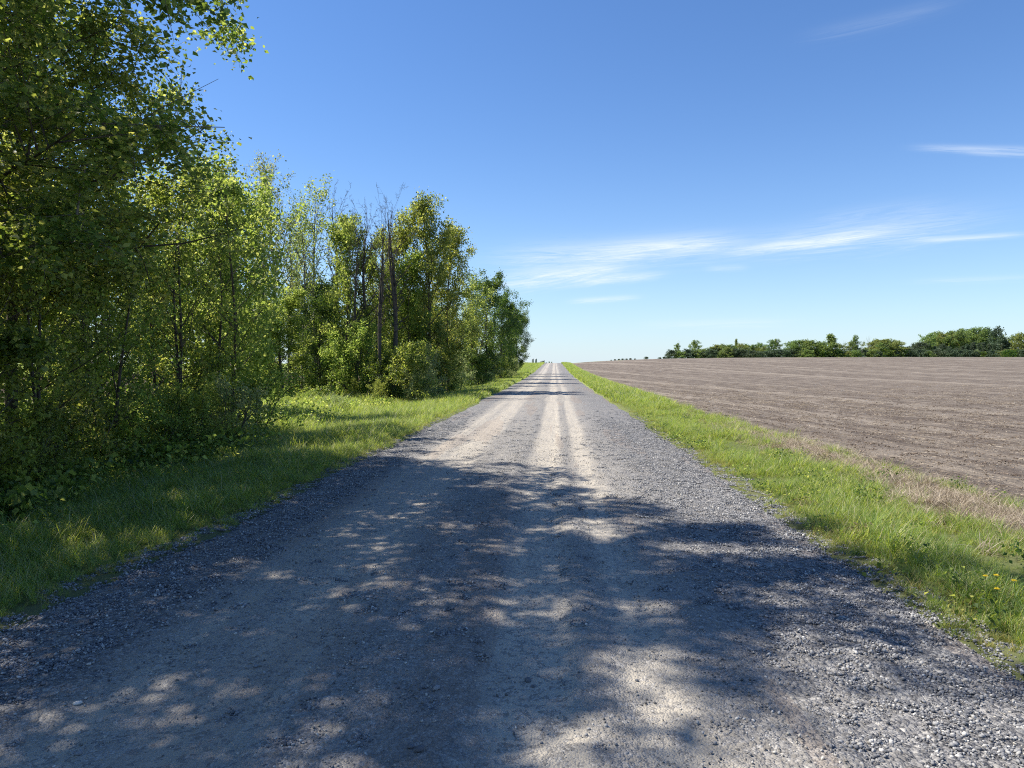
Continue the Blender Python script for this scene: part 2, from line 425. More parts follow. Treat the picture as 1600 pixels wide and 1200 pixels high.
# ------------------------------------------------------------------ land
xs = np.unique(np.concatenate([-steps((4.2, 14, 0.18, 0.5), (14, 80, 0.6, 8), (80, 5000, 12, 900))[::-1], np.linspace(-4.2, -3.0, 22), np.linspace(-3.0, 2.3, 16), np.linspace(2.3, 6, 44),
                               steps((6, 20, 0.3, 1.2), (20, 200, 2, 14), (200, 5000, 25, 900))]))
ys = steps((-30, 2, 2, 0.4), (2, 20, 0.12, 0.3), (20, 80, 0.4, 2.0), (80, 330, 2.5, 9), (330, 7000, 15, 900))


def ground_z(X, Y):
    z = H(X, Y)
    in_road = smooth(0.0, 0.25, X - left_edge(Y)) * smooth(0.0, 0.25, right_edge(Y) - X) * (Y < 262)
    in_field = smooth(0.05, 0.4, X - field_edge(Y)) * (Y < 262) * (X < 395)
    return z - 0.05 * in_road - 0.12 * in_field + (1 - in_road) * 0.008


gv, gf = grid(xs, ys, ground_z)
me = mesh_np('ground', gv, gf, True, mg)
X, Y = gv[:, 0], gv[:, 1]


def forest_edge(y):
    """x of the forest edge (negative), clearing between 14 and 29 m"""
    y = np.asarray(y, float)
    return -6.3 - 0.8 * smooth(12.5, 16, y) - 8.0 * smooth(16.5, 19.5, y) * (1 - smooth(28, 35, y)) + 0.8 * fbm(y * 0.3, y * 0 + 9, 41, 3)


dry = np.exp(-((X - (field_edge(Y) - 0.6 + 0.2 * fbm(Y * 0.5, X * 0, 3, 2))) / 0.72) ** 2) * (1 - smooth(16, 24, Y)) * (Y > 0)
dry = np.clip(dry * 1.4 + 0.25 * np.exp(-((X - right_edge(Y)) / 0.12) ** 2) + 0.25 * np.exp(-((X - left_edge(Y)) / 0.12) ** 2), 0, 1)
lit = smooth(0.0, 0.8, forest_edge(Y) - X) * (Y < 112) * (X > -70) * (Y > -30)
for nm, arr in (('dry', dry), ('litter', lit)):
    a = me.attributes.new(nm, 'FLOAT', 'POINT'); a.data.foreach_set('value', arr.astype(np.float32))
link('ground', me, kind='structure')

# road sheet, finely displaced near the camera
rx = np.arange(-3.95, 3.05, 0.035)
ry = steps((-2.0, 2.2, 0.5, 0.05), (2.2, 11, 0.035, 0.05), (11, 40, 0.06, 0.5), (40, 262, 0.6, 3.0))


def road_z(X, Y):
    z = H(X, Y) + 0.02
    z = z - 0.03 * ((X + 0.45) / 3.0) ** 2
    d = dust_at(X, Y); fade = 1 - smooth(30, 90, Y) * 0.5
    z = z - 0.022 * smooth(0.3, 0.9, d) * fade + 0.02 * fbm(X * 1.4, Y * 0.5, 51, 3) * fade
    near = 1 - smooth(11, 22, Y)
    rough = 1 - d
    z = z + near * (0.010 * fbm(X * 7, Y * 6, 52, 3) * (0.3 + rough) + 0.007 * vnoise(X * 24, Y * 24, 53) * (0.4 + rough))
    # washboard ripples in the wheel tracks
    z = z + 0.004 * np.sin(Y * 11 + 2 * vnoise(X * 2, Y, 54)) * smooth(0.5, 0.9, d) * smooth(6, 9, Y) * (1 - smooth(25, 45, Y))
    over = smooth(0.0, 0.35, left_edge(Y) - X) + smooth(0.0, 0.35, X - right_edge(Y))
    return z - 0.16 * over - 0.02 * (smooth(-0.3, 0, left_edge(Y) - X) + smooth(-0.3, 0.0, X - right_edge(Y)))


rv, rf = grid(rx, ry, road_z)
link('road', mesh_np('road', rv, rf, True, mr), kind='structure')

# ploughed field on the right
fx = steps((4.3, 14, 0.06, 0.14), (14, 60, 0.3, 3.0), (60, 396, 5, 25))
fy = steps((-20, 4, 3, 0.3), (4, 20, 0.06, 0.12), (20, 70, 0.3, 1.6), (70, 262, 2, 6))


def field_z(X, Y):
    u = (X + 0.167 * Y) * 0.986; v = (Y - 0.167 * X) * 0.986
    near = 1 - smooth(25, 60, Y)
    z = H(X, Y) - 0.02
    z = z + near * 0.016 * (np.sin(u * 2 * pi / 0.76) * (0.4 + vnoise(u, v * 0.3, 63)) + 1.6 * fbm(u * 1.3, v * 0.15, 61, 2))
    z = z + near * 0.022 * (np.abs(vnoise(X * 6, Y * 6, 62)) + np.abs(vnoise(X * 13, Y * 13, 65)) * 0.6)
    z = z + 0.04 * fbm(u * 0.35, v * 0.02, 64, 2)
    return z - 0.18 * smooth(0.0, 0.5, field_edge(Y) - X)


fv, ff = grid(fx, fy, field_z)
link('ploughed_field', mesh_np('ploughed_field', fv, ff, True, mf), kind='structure')
# thin brown field past the meadow, far left of the road
bv, bf_ = grid(np.linspace(-60, -5.5, 40), np.linspace(205, 268, 22), lambda X, Y: H(X, Y) + 0.03 - 0.1 * smooth(-7, -5.5, X) - 0.1 * (1 - smooth(205, 210, Y)))
link('far_field', mesh_np('far_field', bv, bf_, True, mf), kind='structure')


# ------------------------------------------------------------------ tree builder
class Tubes:
    def __init__(s): s.v = []; s.f = []; s.n = 0

    def add(s, pts, rad, sides):
        pts = np.asarray(pts, float); n = len(pts); rad = np.asarray(rad, float)
        tg = np.gradient(pts, axis=0); tg /= np.linalg.norm(tg, axis=1)[:, None] + 1e-9
        ref = np.array((1.0, 0, 0)) if abs(tg[0][0]) < 0.8 else np.array((0, 1.0, 0))
        a = np.cross(tg, ref); a /= np.linalg.norm(a, axis=1)[:, None] + 1e-9; b = np.cross(tg, a)
        th = np.arange(sides) * 2 * pi / sides
        ring = pts[:, None] + rad[:, None, None] * (a[:, None] * np.cos(th)[None, :, None] + b[:, None] * np.sin(th)[None, :, None])
        s.v.append(ring.reshape(-1, 3)); i = s.n + np.arange(n * sides).reshape(n, sides); j = np.roll(i, -1, 1)
        s.f.append(np.stack([i[:-1].ravel(), j[:-1].ravel(), j[1:].ravel(), i[1:].ravel()], 1)); s.n += n * sides

    def mesh(s, name, m): return mesh_np(name, np.concatenate(s.v), np.concatenate(s.f), True, m)


def leaf_mesh(name, c, size, rg, m, up=0.25, aspect=0.8):
    n = len(c); a = rg.normal(size=(n, 3)); a[:, 2] -= 0.45; a /= np.linalg.norm(a, axis=1)[:, None]
    b = rg.normal(size=(n, 3)); b[:, 2] += up * 2
    s = np.cross(a, b); s /= np.linalg.norm(s, axis=1)[:, None] + 1e-9; nn = np.cross(s, a)
    L = (size * rg.uniform(0.45, 1.4, n))[:, None]; w = L * aspect * 0.5
    v = np.stack([c, c + a * L * 0.42 + s * w + nn * L * 0.14, c + a * L - nn * L * 0.08, c + a * L * 0.42 - s * w + nn * L * 0.14], 1).reshape(-1, 3)
    i = np.arange(n) * 4
    f = np.concatenate([np.stack([i, i + 1, i + 2], 1), np.stack([i, i + 2, i + 3], 1)])
    return mesh_np(name, v, f, False, m)


PROFILES = {
    'oval': lambda t: np.sin(pi * min(max(t * 0.86 + 0.10, 0), 1)) ** 0.7,
    'cone': lambda t: (1 - t) ** 0.8 * 0.95 + 0.08,
    'poplar': lambda t: 0.35 + 0.65 * np.sin(pi * min(t * 0.8 + 0.14, 1)),
    'vase': lambda t: 0.4 + 0.6 * t if t < 0.75 else 1.0 - 1.6 * (t - 0.75),
    'dome': lambda t: sqrt(max(1 - t * t, 0.02)),
}


def make_tree(seed, Ht, r0, cb, Rc, nl, elev, subs, twigs, leaves, ls, sig, lm, bm, prof='oval', droop=0.0, lean=(0, 0), stems=1, wob=0.03, aspect=0.8, sides=8, spread=0.0, tw=1.0):
    rg = np.random.default_rng(seed); pf = PROFILES[prof]
    T = Tubes(); LC = []; trunk_meshes = []
    for st in range(stems):
        T = Tubes()
        n = 12; tt = np.linspace(0, 1, n); ph = rg.uniform(0, 7, 4); hs_ = Ht * (1.0 if st == 0 else rg.uniform(0.75, 0.98))
        sa = rg.uniform(0, 2 * pi) + st * 2.4; so = spread * (1 if stems > 1 else 0)
        path = np.stack([lean[0] * hs_ * tt ** 1.2 + wob * Ht * np.sin(tt * 5 + ph[0]) * tt + cos(sa) * so * hs_ * tt ** 1.1 + (0.12 * cos(sa) if stems > 1 else 0),
                         lean[1] * hs_ * tt ** 1.2 + wob * Ht * np.sin(tt * 4 + ph[1]) * tt + sin(sa) * so * hs_ * tt ** 1.1 + (0.12 * sin(sa) if stems > 1 else 0), hs_ * tt - 0.15], 1)
        rad = r0 * (1 - 0.93 * tt) ** 0.85 * (1 + 0.35 * np.exp(-tt * 25)); T.add(path, rad, sides)
        at = lambda q: np.array([np.interp(q, tt, path[:, k]) for k in range(3)])
        nls = max(3, nl // stems)
        for i in range(nls):
            q = (i + rg.uniform(0, 0.8)) / nls; t0 = cb + (0.985 - cb) * q
            p0 = at(t0); azm = i * 2.39996 + rg.uniform(-0.5, 0.5)
            L = Rc * pf(q) * rg.uniform(0.7, 1.15); e = elev[0] + (elev[1] - elev[0]) * q + rg.uniform(-0.15, 0.15)
            k = 6; d = np.array((cos(azm) * cos(e), sin(azm) * cos(e), sin(e)))
            pts = [p0]; jit = rg.normal(size=3) * 0.18
            for s_ in range(1, k):
                d = d + jit * 0.25 + rg.normal(size=3) * 0.09 + np.array((0, 0, 0.05 - droop)); d = d / np.linalg.norm(d)
                pts.append(pts[-1] + d * L / (k - 1) / max(cos(e), 0.55))
            pts = np.array(pts); rl = max(np.interp(t0, tt, rad) * 0.5, 0.008) * rg.uniform(0.6, 1.0)
            rr = rl * np.linspace(1, 0.2, k); T.add(pts, rr, 5)
            tips = []
            for j in range(subs):
                g = rg.uniform(0.22, 1.0); x = g * (k - 1); a = int(min(x, k - 2)); fr = x - a
                b0 = pts[a] * (1 - fr) + pts[a + 1] * fr; dm = pts[a + 1] - pts[a]; dm = dm / np.linalg.norm(dm)
                sd = dm * 0.7 + rg.normal(size=3) * 0.6 + np.array((0, 0, 0.12 - droop)); sd /= np.linalg.norm(sd)
                sL = L * rg.uniform(0.22, 0.42) * (1.15 - 0.4 * g)
                mid = b0 + sd * sL * 0.5 + rg.normal(size=3) * sL * 0.06; end = b0 + sd * sL + np.array((0, 0, -droop * sL * 0.5)) + rg.normal(size=3) * sL * 0.08
                T.add([b0, mid, end], [rl * 0.34 * tw, rl * 0.22 * tw, rl * 0.09 * tw], 3)
                for w_ in range(twigs):
                    g2 = rg.uniform(0.25, 1.0); c0 = (b0 * (1 - g2 * 2) + mid * g2 * 2) if g2 < 0.5 else (mid * (2 - 2 * g2) + end * (2 * g2 - 1))
                    td = sd * 0.5 + rg.normal(size=3) * 0.6 + np.array((0, 0, -droop)); td /= np.linalg.norm(td); tL = sL * rg.uniform(0.25, 0.6)
                    c1 = c0 + td * tL; T.add([c0, c1], [(rl * 0.1 + 0.0015) * tw, (rl * 0.03 + 0.001) * tw], 3)
                    if leaves:
                        m_ = rg.poisson(leaves)
                        if m_: LC.append(c0 + (c1 - c0) * rg.uniform(0, 1.1, (m_, 1)) + rg.normal(size=(m_, 3)) * sig)
        trunk_meshes.append(T.mesh('trunk', bm))
    crown = leaf_mesh('crown', np.concatenate(LC), ls, rg, lm, aspect=aspect) if LC else None
    zm = 0
    for m_ in trunk_meshes + ([crown] if crown else []):
        a_ = np.empty(len(m_.vertices) * 3, np.float32); m_.vertices.foreach_get('co', a_); zm = max(zm, float(np.percentile(a_[2::3], 99.9)))
    return dict(H=zm, trunks=trunk_meshes, crown=crown)


P = {}
# near, leaf by leaf
P['big_a'] = make_tree(1, 12.5, 0.17, 0.20, 4.0, 46, (0.1, 0.9), 10, 4, 44, 0.08, 0.105, leaf_green, bark_grey, 'oval', 0.07)
P['big_b'] = make_tree(2, 12.0, 0.14, 0.30, 3.4, 46, (0.3, 1.0), 10, 4, 28, 0.082, 0.10, leaf_green, bark_dark, 'poplar', 0.03)
P['young_a'] = make_tree(3, 6.0, 0.05, 0.07, 1.7, 44, (0.4, 1.1), 6, 3, 13, 0.075, 0.08, leaf_green, bark_dark, 'poplar', 0.0, stems=2, spread=0.06, sides=6)
P['young_b'] = make_tree(4, 5.0, 0.045, 0.05, 1.6, 40, (0.3, 1.0), 6, 3, 12, 0.075, 0.08, leaf_fresh, bark_dark, 'oval', 0.0, stems=2, spread=0.08, sides=6)
P['shrub_a'] = make_tree(5, 2.0, 0.02, 0.06, 0.8, 36, (0.3, 1.1), 4, 3, 14, 0.05, 0.06, leaf_fresh, bark_dark, 'dome', 0.0, stems=5, spread=0.25, sides=5)
P['shrub_b'] = make_tree(6, 1.4, 0.016, 0.05, 0.65, 36, (0.2, 0.9), 4, 3, 9, 0.045, 0.06, leaf_pale, bark_dark, 'dome', 0.0, stems=6, spread=0.35, sides=5)
# middle distance
P['mid_a'] = make_tree(11, 11, 0.14, 0.10, 2.3, 44, (0.5, 1.15), 7, 3, 24, 0.12, 0.17, leaf_green, bark_dark, 'poplar')
P['mid_b'] = make_tree(12, 9, 0.12, 0.08, 2.0, 40, (0.4, 1.1), 7, 3, 22, 0.12, 0.16, leaf_fresh, bark_dark, 'poplar')
P['mid_c'] = make_tree(13, 9, 0.13, 0.12, 2.6, 42, (0.3, 1.0), 7, 3, 24, 0.12, 0.18, leaf_dark, bark_dark, 'oval')
P['sparse_a'] = make_tree(14, 11, 0.12, 0.25, 1.9, 44, (0.7, 1.25), 6, 3, 4, 0.10, 0.12, leaf_pale, bark_grey, 'poplar', tw=1.6)
P['sparse_b'] = make_tree(15, 11, 0.11, 0.22, 1.9, 40, (0.6, 1.2), 6, 3, 5, 0.10, 0.13, leaf_fresh, bark_grey, 'poplar', stems=1, tw=1.6)
P['dead_a'] = make_tree(16, 10, 0.17, 0.35, 1.7, 34, (0.7, 1.25), 6, 3, 0, 0.1, 0.1, leaf_pale, bark_dark, 'vase', stems=1, tw=2.2)
P['dead_b'] = make_tree(17, 10, 0.15, 0.40, 1.5, 40, (0.7, 1.25), 6, 3, 0, 0.1, 0.1, leaf_pale, bark_dark, 'vase', stems=2, spread=0.025, tw=2.2)
P['pole'] = make_tree(18, 11, 0.07, 0.45, 1.2, 22, (0.8, 1.3), 4, 2, 5, 0.13, 0.15, leaf_fresh, bark_grey, 'poplar', sides=5)
P['lean'] = make_tree(19, 8, 0.07, 0.25, 1.7, 50, (0.6, 1.15), 6, 3, 8, 0.11, 0.14, leaf_fresh, bark_dark, 'vase', lean=(0.10, 0.0), stems=5, spread=0.12, sides=6)
P['bush_a'] = make_tree(20, 4, 0.04, 0.05, 1.5, 48, (0.3, 1.1), 5, 3, 14, 0.10, 0.12, leaf_green, bark_dark, 'dome', stems=4, spread=0.18, sides=5)
P['bush_b'] = make_tree(21, 3, 0.03, 0.05, 1.3, 40, (0.3, 1.1), 5, 3, 12, 0.09, 0.10, leaf_pale, bark_dark, 'dome', stems=5, spread=0.22, sides=5)
# far
P['far_a'] = make_tree(31, 10, 0.2, 0.08, 3.4, 34, (0.2, 1.0), 5, 2, 9, 0.42, 0.32, leaf_far, bark_dark, 'oval', sides=5)
P['far_b'] = make_tree(32, 10, 0.2, 0.10, 2.8, 34, (0.4, 1.1), 5, 2, 9, 0.42, 0.30, leaf_far, bark_dark, 'poplar', sides=5)
P['far_c'] = make_tree(33, 10, 0.2, 0.05, 3.8, 36, (0.1, 0.9), 5, 2, 9, 0.42, 0.35, leaf_far, bark_dark, 'dome', sides=5)
P['far_cone'] = make_tree(34, 10, 0.2, 0.04, 2.4, 44, (-0.1, 0.5), 5, 2, 8, 0.38, 0.26, leaf_far, bark_dark, 'cone', sides=5)
P['far_bare'] = make_tree(35, 10, 0.2, 0.3, 2.4, 26, (0.6, 1.2), 6, 3, 0, 0.4, 0.2, leaf_far, bark_grey, 'vase', sides=4)
P['far_bush'] = make_tree(36, 4, 0.08, 0.05, 2.4, 30, (0.2, 1.0), 4, 2, 9, 0.34, 0.25, leaf_far, bark_dark, 'dome', sides=4)


def place(kind, x, y, Ht, label, group=None, name='poplar_tree', cat='tree', rot=None, wide=1.0, lm=None, z=None):
    p = P[kind]; e = bpy.data.objects.new(name, None); COL.objects.link(e)
    zz = float(H(x, y)) if z is None else z
    e.location = (x, y, zz); s = Ht / p['H']; e.scale = (s * wide, s * wide, s); e.empty_display_size = 0.3
    e.rotation_euler = (0, 0, random.uniform(0, 6.28) if rot is None else rot)
    e['label'] = label; e['category'] = cat
    if group: e['group'] = group
    for tm in p['trunks']: link('trunk' if cat == 'tree' else 'stem', tm, e)
    if p['crown']:
        c = link('crown' if cat == 'tree' else 'foliage', p['crown'], e)
        if lm:
            c.material_slots[0].link = 'OBJECT'; c.material_slots[0].material = lm
    return e


def at_px(px, py, d):
    v = px_dir(px, py); k = d / v[1]
    return v[0] * k, CAM_H + v[2] * k


def tree_px(kind, px, top, d, label, **kw):
    x, zt = at_px(px, top, d); return place(kind, x, d, zt - float(H(x, d)), label, **kw)


random.seed(5)
ORD = 'first second third fourth fifth sixth seventh eighth ninth tenth eleventh twelfth thirteenth fourteenth fifteenth sixteenth seventeenth eighteenth nineteenth twentieth'.split()
for tens, tenth in (('twenty', 'thirtieth'), ('thirty', 'fortieth'), ('forty', 'fiftieth'), ('fifty', 'sixtieth'), ('sixty', 'seventieth')): ORD += [tens + '-' + o for o in ORD[:9]] + [tenth]
G_WOOD = 'trees of the wood left of the road'
# --- the near canopy
place('big_a', -7.35, 7.0, 10.8, 'big overhanging tree whose leafy limbs reach towards the road at the upper left', G_WOOD, 'overhanging_tree', rot=0.6, wide=1.32)
place('big_b', -8.2, 9.5, 10.0, 'dense dark tree whose crown ends against the sky above the verge', G_WOOD, 'overhanging_tree', rot=5.2, wide=1.55)
place('big_b', -8.6, 10.8, 9.8, 'dark leafy tree behind the big overhanging one, near the verge', G_WOOD, 'overhanging_tree', rot=2.2)
place('big_b', -8.2, 4.4, 11.2, 'tall tree beside the camera that shades the gravel from the left', G_WOOD, 'overhanging_tree', rot=4.0, wide=1.2)
place('big_a', -9.0, -0.4, 9.6, 'wide leafy tree nearest to the viewer outside the left of the picture', G_WOOD, 'overhanging_tree', rot=3.4, wide=1.2)
place('big_b', -11.5, 13.6, 8.0, 'leafy tree with a dark upright trunk at the near end of the clearing', G_WOOD, 'overhanging_tree', rot=1.0)
tree_px('mid_a', 322, 268, 17.5, 'slim tree with grey trunk standing right before the grassy clearing', group=G_WOOD, lm=leaf_green)
tree_px('mid_b', 360, 262, 21.5, 'airy light green tree at the left of the tall sparse poplars', group=G_WOOD)
GY = 'young trees along the near forest edge'
for (x, y, h, k, r, lb) in [
    (-6.9, 5.2, 4.6, 'young_a', 0.3, 'young leafy tree low on the far left beneath the overhanging tree'),
    (-6.6, 7.6, 4.2, 'young_b', 1.3, 'young tree with leaves to the ground beside the near left verge'),
    (-6.9, 9.3, 4.9, 'young_a', 2.3, 'young tree with thin dark stems behind the shaded verge grass'),
    (-7.2, 11.0, 4.4, 'young_b', 3.3, 'yellow green sapling backlit by the clearing'),
    (-8.1, 12.3, 4.8, 'young_a', 4.3, 'young twin stemmed tree at the corner of the clearing'),
    (-8.4, 8.2, 4.6, 'young_a', 5.3, 'young tree one row inside the near wood'),
    (-8.9, 6.2, 4.2, 'young_b', 0.8, 'bushy young tree behind the leftmost saplings'),
    (-9.8, 10.6, 4.4, 'young_a', 1.8, 'young tree filling the gap under the tall dark tree'),
    (-7.9, 14.3, 6.4, 'young_a', 0.9, 'young tree with leaves from top to ground where the verge shade ends'),
    (-7.7, 16.3, 6.6, 'young_b', 1.7, 'tall bright young tree at the right end of the near wood'),
    (-8.8, 15.6, 6.2, 'young_a', 2.9, 'young tree behind the right end of the near wood'),
    (-9.6, 13.4, 6.0, 'young_b', 3.3, 'twin stemmed young tree half hidden in the near wood'),
    (-11.4, 12.0, 4.2, 'young_b', 2.8, 'yellow green young tree deep under the near canopy'),
    (-11.6, 8.8, 4.2, 'young_b', 3.8, 'bushy young tree deep in the near wood'),
    (-7.0, 3.2, 4.4, 'young_a', 4.8, 'young tree beside the viewer, just outside the left of the picture'),
    (-12.9, 15.0, 4.6, 'young_a', 5.8, 'young tree edging the back left of the clearing'),
    (-15.6, 20.5, 5.2, 'young_b', 0.2, 'light green sapling at the back of the clearing'),
]:
    place(k, x, y, h, lb, GY, 'young_tree', rot=r)
random.seed(11)
for i in range(7):                       # depth of the near wood
    x = random.uniform(-26, -15.5); y = random.uniform(5, 22)
    if y > 15 and x > -17: x -= 6
    place(random.choice(['mid_b', 'pole', 'mid_b', 'pole']), x, y, random.uniform(7.5, 11), 'tree of the dense near wood seen only through the leaves before it', 'trees deep in the near wood', 'woodland_tree')

# --- the stand past the clearing
tree_px('sparse_a', 422, 232, 38, 'tallest sparse pale poplar, leftmost against the open sky', group=G_WOOD, rot=0.5)
tree_px('sparse_a', 450, 330, 41, 'thin pale poplar half hidden right of the tallest sparse one', group=G_WOOD, rot=2.5)
tree_px('sparse_b', 492, 272, 38, 'sparse poplar with light green tuft at the top, second from the left on the skyline', group=G_WOOD, rot=1.5)
tree_px('dead_a', 520, 285, 40, 'bare topped tree just right of the light green tufted poplar', group=G_WOOD, name='bare_tree', rot=1.1)
tree_px('mid_b', 540, 330, 34, 'narrow bright green poplar with full crown in front of bare tops', group=G_WOOD, rot=3.1, wide=0.78)
tree_px('dead_a', 556, 322, 33, 'slim bare tree with dark trunk just left of the leafless one', group=G_WOOD, name='bare_tree', rot=5.1, wide=0.7)
tree_px('sparse_a', 412, 262, 34, 'pale sparse poplar close against the near wood on the skyline', group=G_WOOD, rot=3.5, wide=0.7)
tree_px('sparse_b', 470, 300, 35, 'thin pale poplar between the tallest sparse one and the light green tuft', group=G_WOOD, rot=0.1, wide=0.7)
tree_px('dead_b', 598, 312, 32, 'bare forked tree left of the double dead trunk', group=G_WOOD, name='bare_tree', rot=2.2, wide=0.8)
tree_px('dead_a', 573, 305, 34, 'bare leafless tree between the bright green poplar and the double dead one', group=G_WOOD, name='bare_tree', rot=4.1)
tree_px('dead_b', 612, 285, 33.5, 'dead tree with two dark parallel trunks and bare twigs above the wood', group=G_WOOD, name='bare_tree', rot=0.2)
tree_px('mid_b', 622, 335, 39, 'green poplar whose crown shows behind the double dead trunk', group=G_WOOD, rot=0.9, wide=0.78)
tree_px('mid_a', 668, 304, 39, 'tall full green poplar with pointed top, highest of the far stand', group=G_WOOD, rot=2.0, wide=0.85)
tree_px('mid_a', 700, 352, 41, 'dark green poplar with broad crown at the right of the tall pointed one', group=G_WOOD, rot=5.0, wide=0.95)
tree_px('mid_b', 585, 392, 36, 'light green mid-height poplar under the bare leafless tree', group=G_WOOD, rot=4.4, wide=0.78)
tree_px('mid_b', 640, 395, 38, 'leafy lower poplar left of the tall pointed one', group=G_WOOD, rot=0.4, wide=0.78)
tree_px('mid_b', 440, 452, 31, 'rounded yellow green small tree at the back of the clearing', group=G_WOOD, rot=1.2, wide=1.5, name='young_tree')
tree_px('mid_b', 400, 470, 30, 'yellow green small tree left of the rounded one in the clearing', group=G_WOOD, rot=2.2, wide=1.3, name='young_tree')
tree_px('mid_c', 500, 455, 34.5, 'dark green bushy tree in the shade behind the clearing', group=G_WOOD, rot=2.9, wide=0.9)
tree_px('bush_a', 545, 500, 32.5, 'light green bush tree standing before the dark bushy one', group=G_WOOD, rot=3.9, lm=leaf_fresh, name='young_tree')
tree_px('lean', 738, 416, 52, 'tree of many thin leaning stems with a light crown', group=G_WOOD, rot=0.3, name='leaning_tree')
tree_px('lean', 712, 450, 47, 'lower clump of leaning stems left of the leaning tree', group=G_WOOD, rot=1.0, name='leaning_tree')
tree_px('mid_c', 762, 424, 60, 'rounded green tree behind the leaning stems', group=G_WOOD, rot=1.9)
tree_px('mid_c', 783, 452, 74, 'dark rounded tree second from the far end of the wood', group=G_WOOD, rot=3.9)
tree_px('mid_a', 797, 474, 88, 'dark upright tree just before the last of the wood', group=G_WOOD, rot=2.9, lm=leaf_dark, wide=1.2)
tree_px('mid_c', 806, 484, 100, 'last dark tree at the far end of the wood', group=G_WOOD, rot=4.9)
GB = 'bushes along the foot of the wood'
for (px, top, d, k, lm, lb) in [
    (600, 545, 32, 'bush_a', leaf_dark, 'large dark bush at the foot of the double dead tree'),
    (640, 530, 32, 'bush_b', leaf_green, 'grey green bush beside the verge below the tall poplar'),
    (655, 560, 31.5, 'shrub_a', leaf_pale, 'small pale bush touching the mown verge'),
    (585, 590, 30.5, 'shrub_a', leaf_fresh, 'light yellow green bush reaching out of the dark wood'),
    (548, 585, 32, 'shrub_a', leaf_fresh, 'light green bush at the back of the clearing'),
    (523, 615, 25, 'shrub_b', None, 'small greyish shrub in the grass of the clearing'),
    (690, 530, 40, 'bush_a', None, 'dark green bush under the dark broad poplar'),
    (715, 545, 44, 'bush_b', None, 'pale bush at the foot of the leaning stems'),
    (745, 545, 52, 'bush_a', leaf_dark, 'dark bush right of the leaning stems'),
    (765, 550, 60, 'bush_b', None, 'pale bush in the middle of the distant forest foot'),
    (783, 552, 72, 'bush_a', None, 'green bush near the far end of the forest foot'),
    (798, 558, 82, 'bush_b', None, 'pale bush at the far end of the wood'),
    (392, 560, 16.5, 'shrub_b', leaf_fresh, 'light green shrub at the near side of the clearing, with thin dark stem'),
    (350, 585, 14.2, 'shrub_b', None, 'pale shrub in front of the clearing beside the shaded verge'),
    (430, 592, 26, 'shrub_a', leaf_fresh, 'yellow green shrub under the rounded small tree'),
    (480, 608, 28, 'shrub_b', leaf_fresh, 'low shrub in the middle of the clearing'),
    (300, 590, 13.2, 'shrub_a', None, 'leafy shrub under the canopy at the left of the clearing'),
]:
    tree_px(k, px, top, d, lb, group=GB, name='bush', cat='bush', lm=lm)
random.seed(3)
for i in range(14):                       # low shrubs along the shaded foot of the near wood
    y = 4.2 + i * 0.72; x = float(forest_edge(y)) - random.uniform(0.2, 0.9)
    place(random.choice(['shrub_a', 'shrub_b']), x, y, random.uniform(0.8, 1.5), f'low shaded shrub at the near forest foot, {ORD[i]} from the viewer along its row', 'low shrubs along the near forest foot', 'bush', 'bush', lm=leaf_fresh if i % 2 else leaf_green)
random.seed(21)
for i in range(46):                       # the depth of the wood past the clearing
    y = random.uniform(30, 104); edge = -5.6 - (y - 30) * 0.004
    x = edge - 3.2 - random.random() ** 1.3 * 22
    if y < 38 and x > -17: x -= 7
    h = random.uniform(6.0, 8.5) if y > 45 else random.uniform(6, 8.5)
    place(random.choice(['mid_a', 'mid_b', 'mid_c', 'pole', 'mid_c']), x, y, h, 'tree inside the wood past the clearing, mostly hidden by the front row', 'trees deep in the wood past the clearing', 'woodland_tree')
for i in range(26):
    y = random.uniform(36, 50); x = random.uniform(-30, -12)
    place('pole', x, y, random.uniform(8.5, 11), 'thin pole-like tree with bare stem behind the clearing', 'thin bare stems behind the clearing', 'thin_tree')
for i in range(20):
    y = 36 + i * 3.4; x = -6.4 - random.uniform(0, 1.4) + (y > 60) * 0.8
    place(random.choice(['bush_a', 'bush_b', 'bush_a']), x - 0.4, y, random.uniform(1.8, 3.2), f'bush at the foot of the stand past the clearing, {ORD[i]} from the viewer', 'row of bushes at the foot of the far stand', 'bush', 'bush', lm=random.choice([leaf_green, leaf_dark, leaf_pale]))

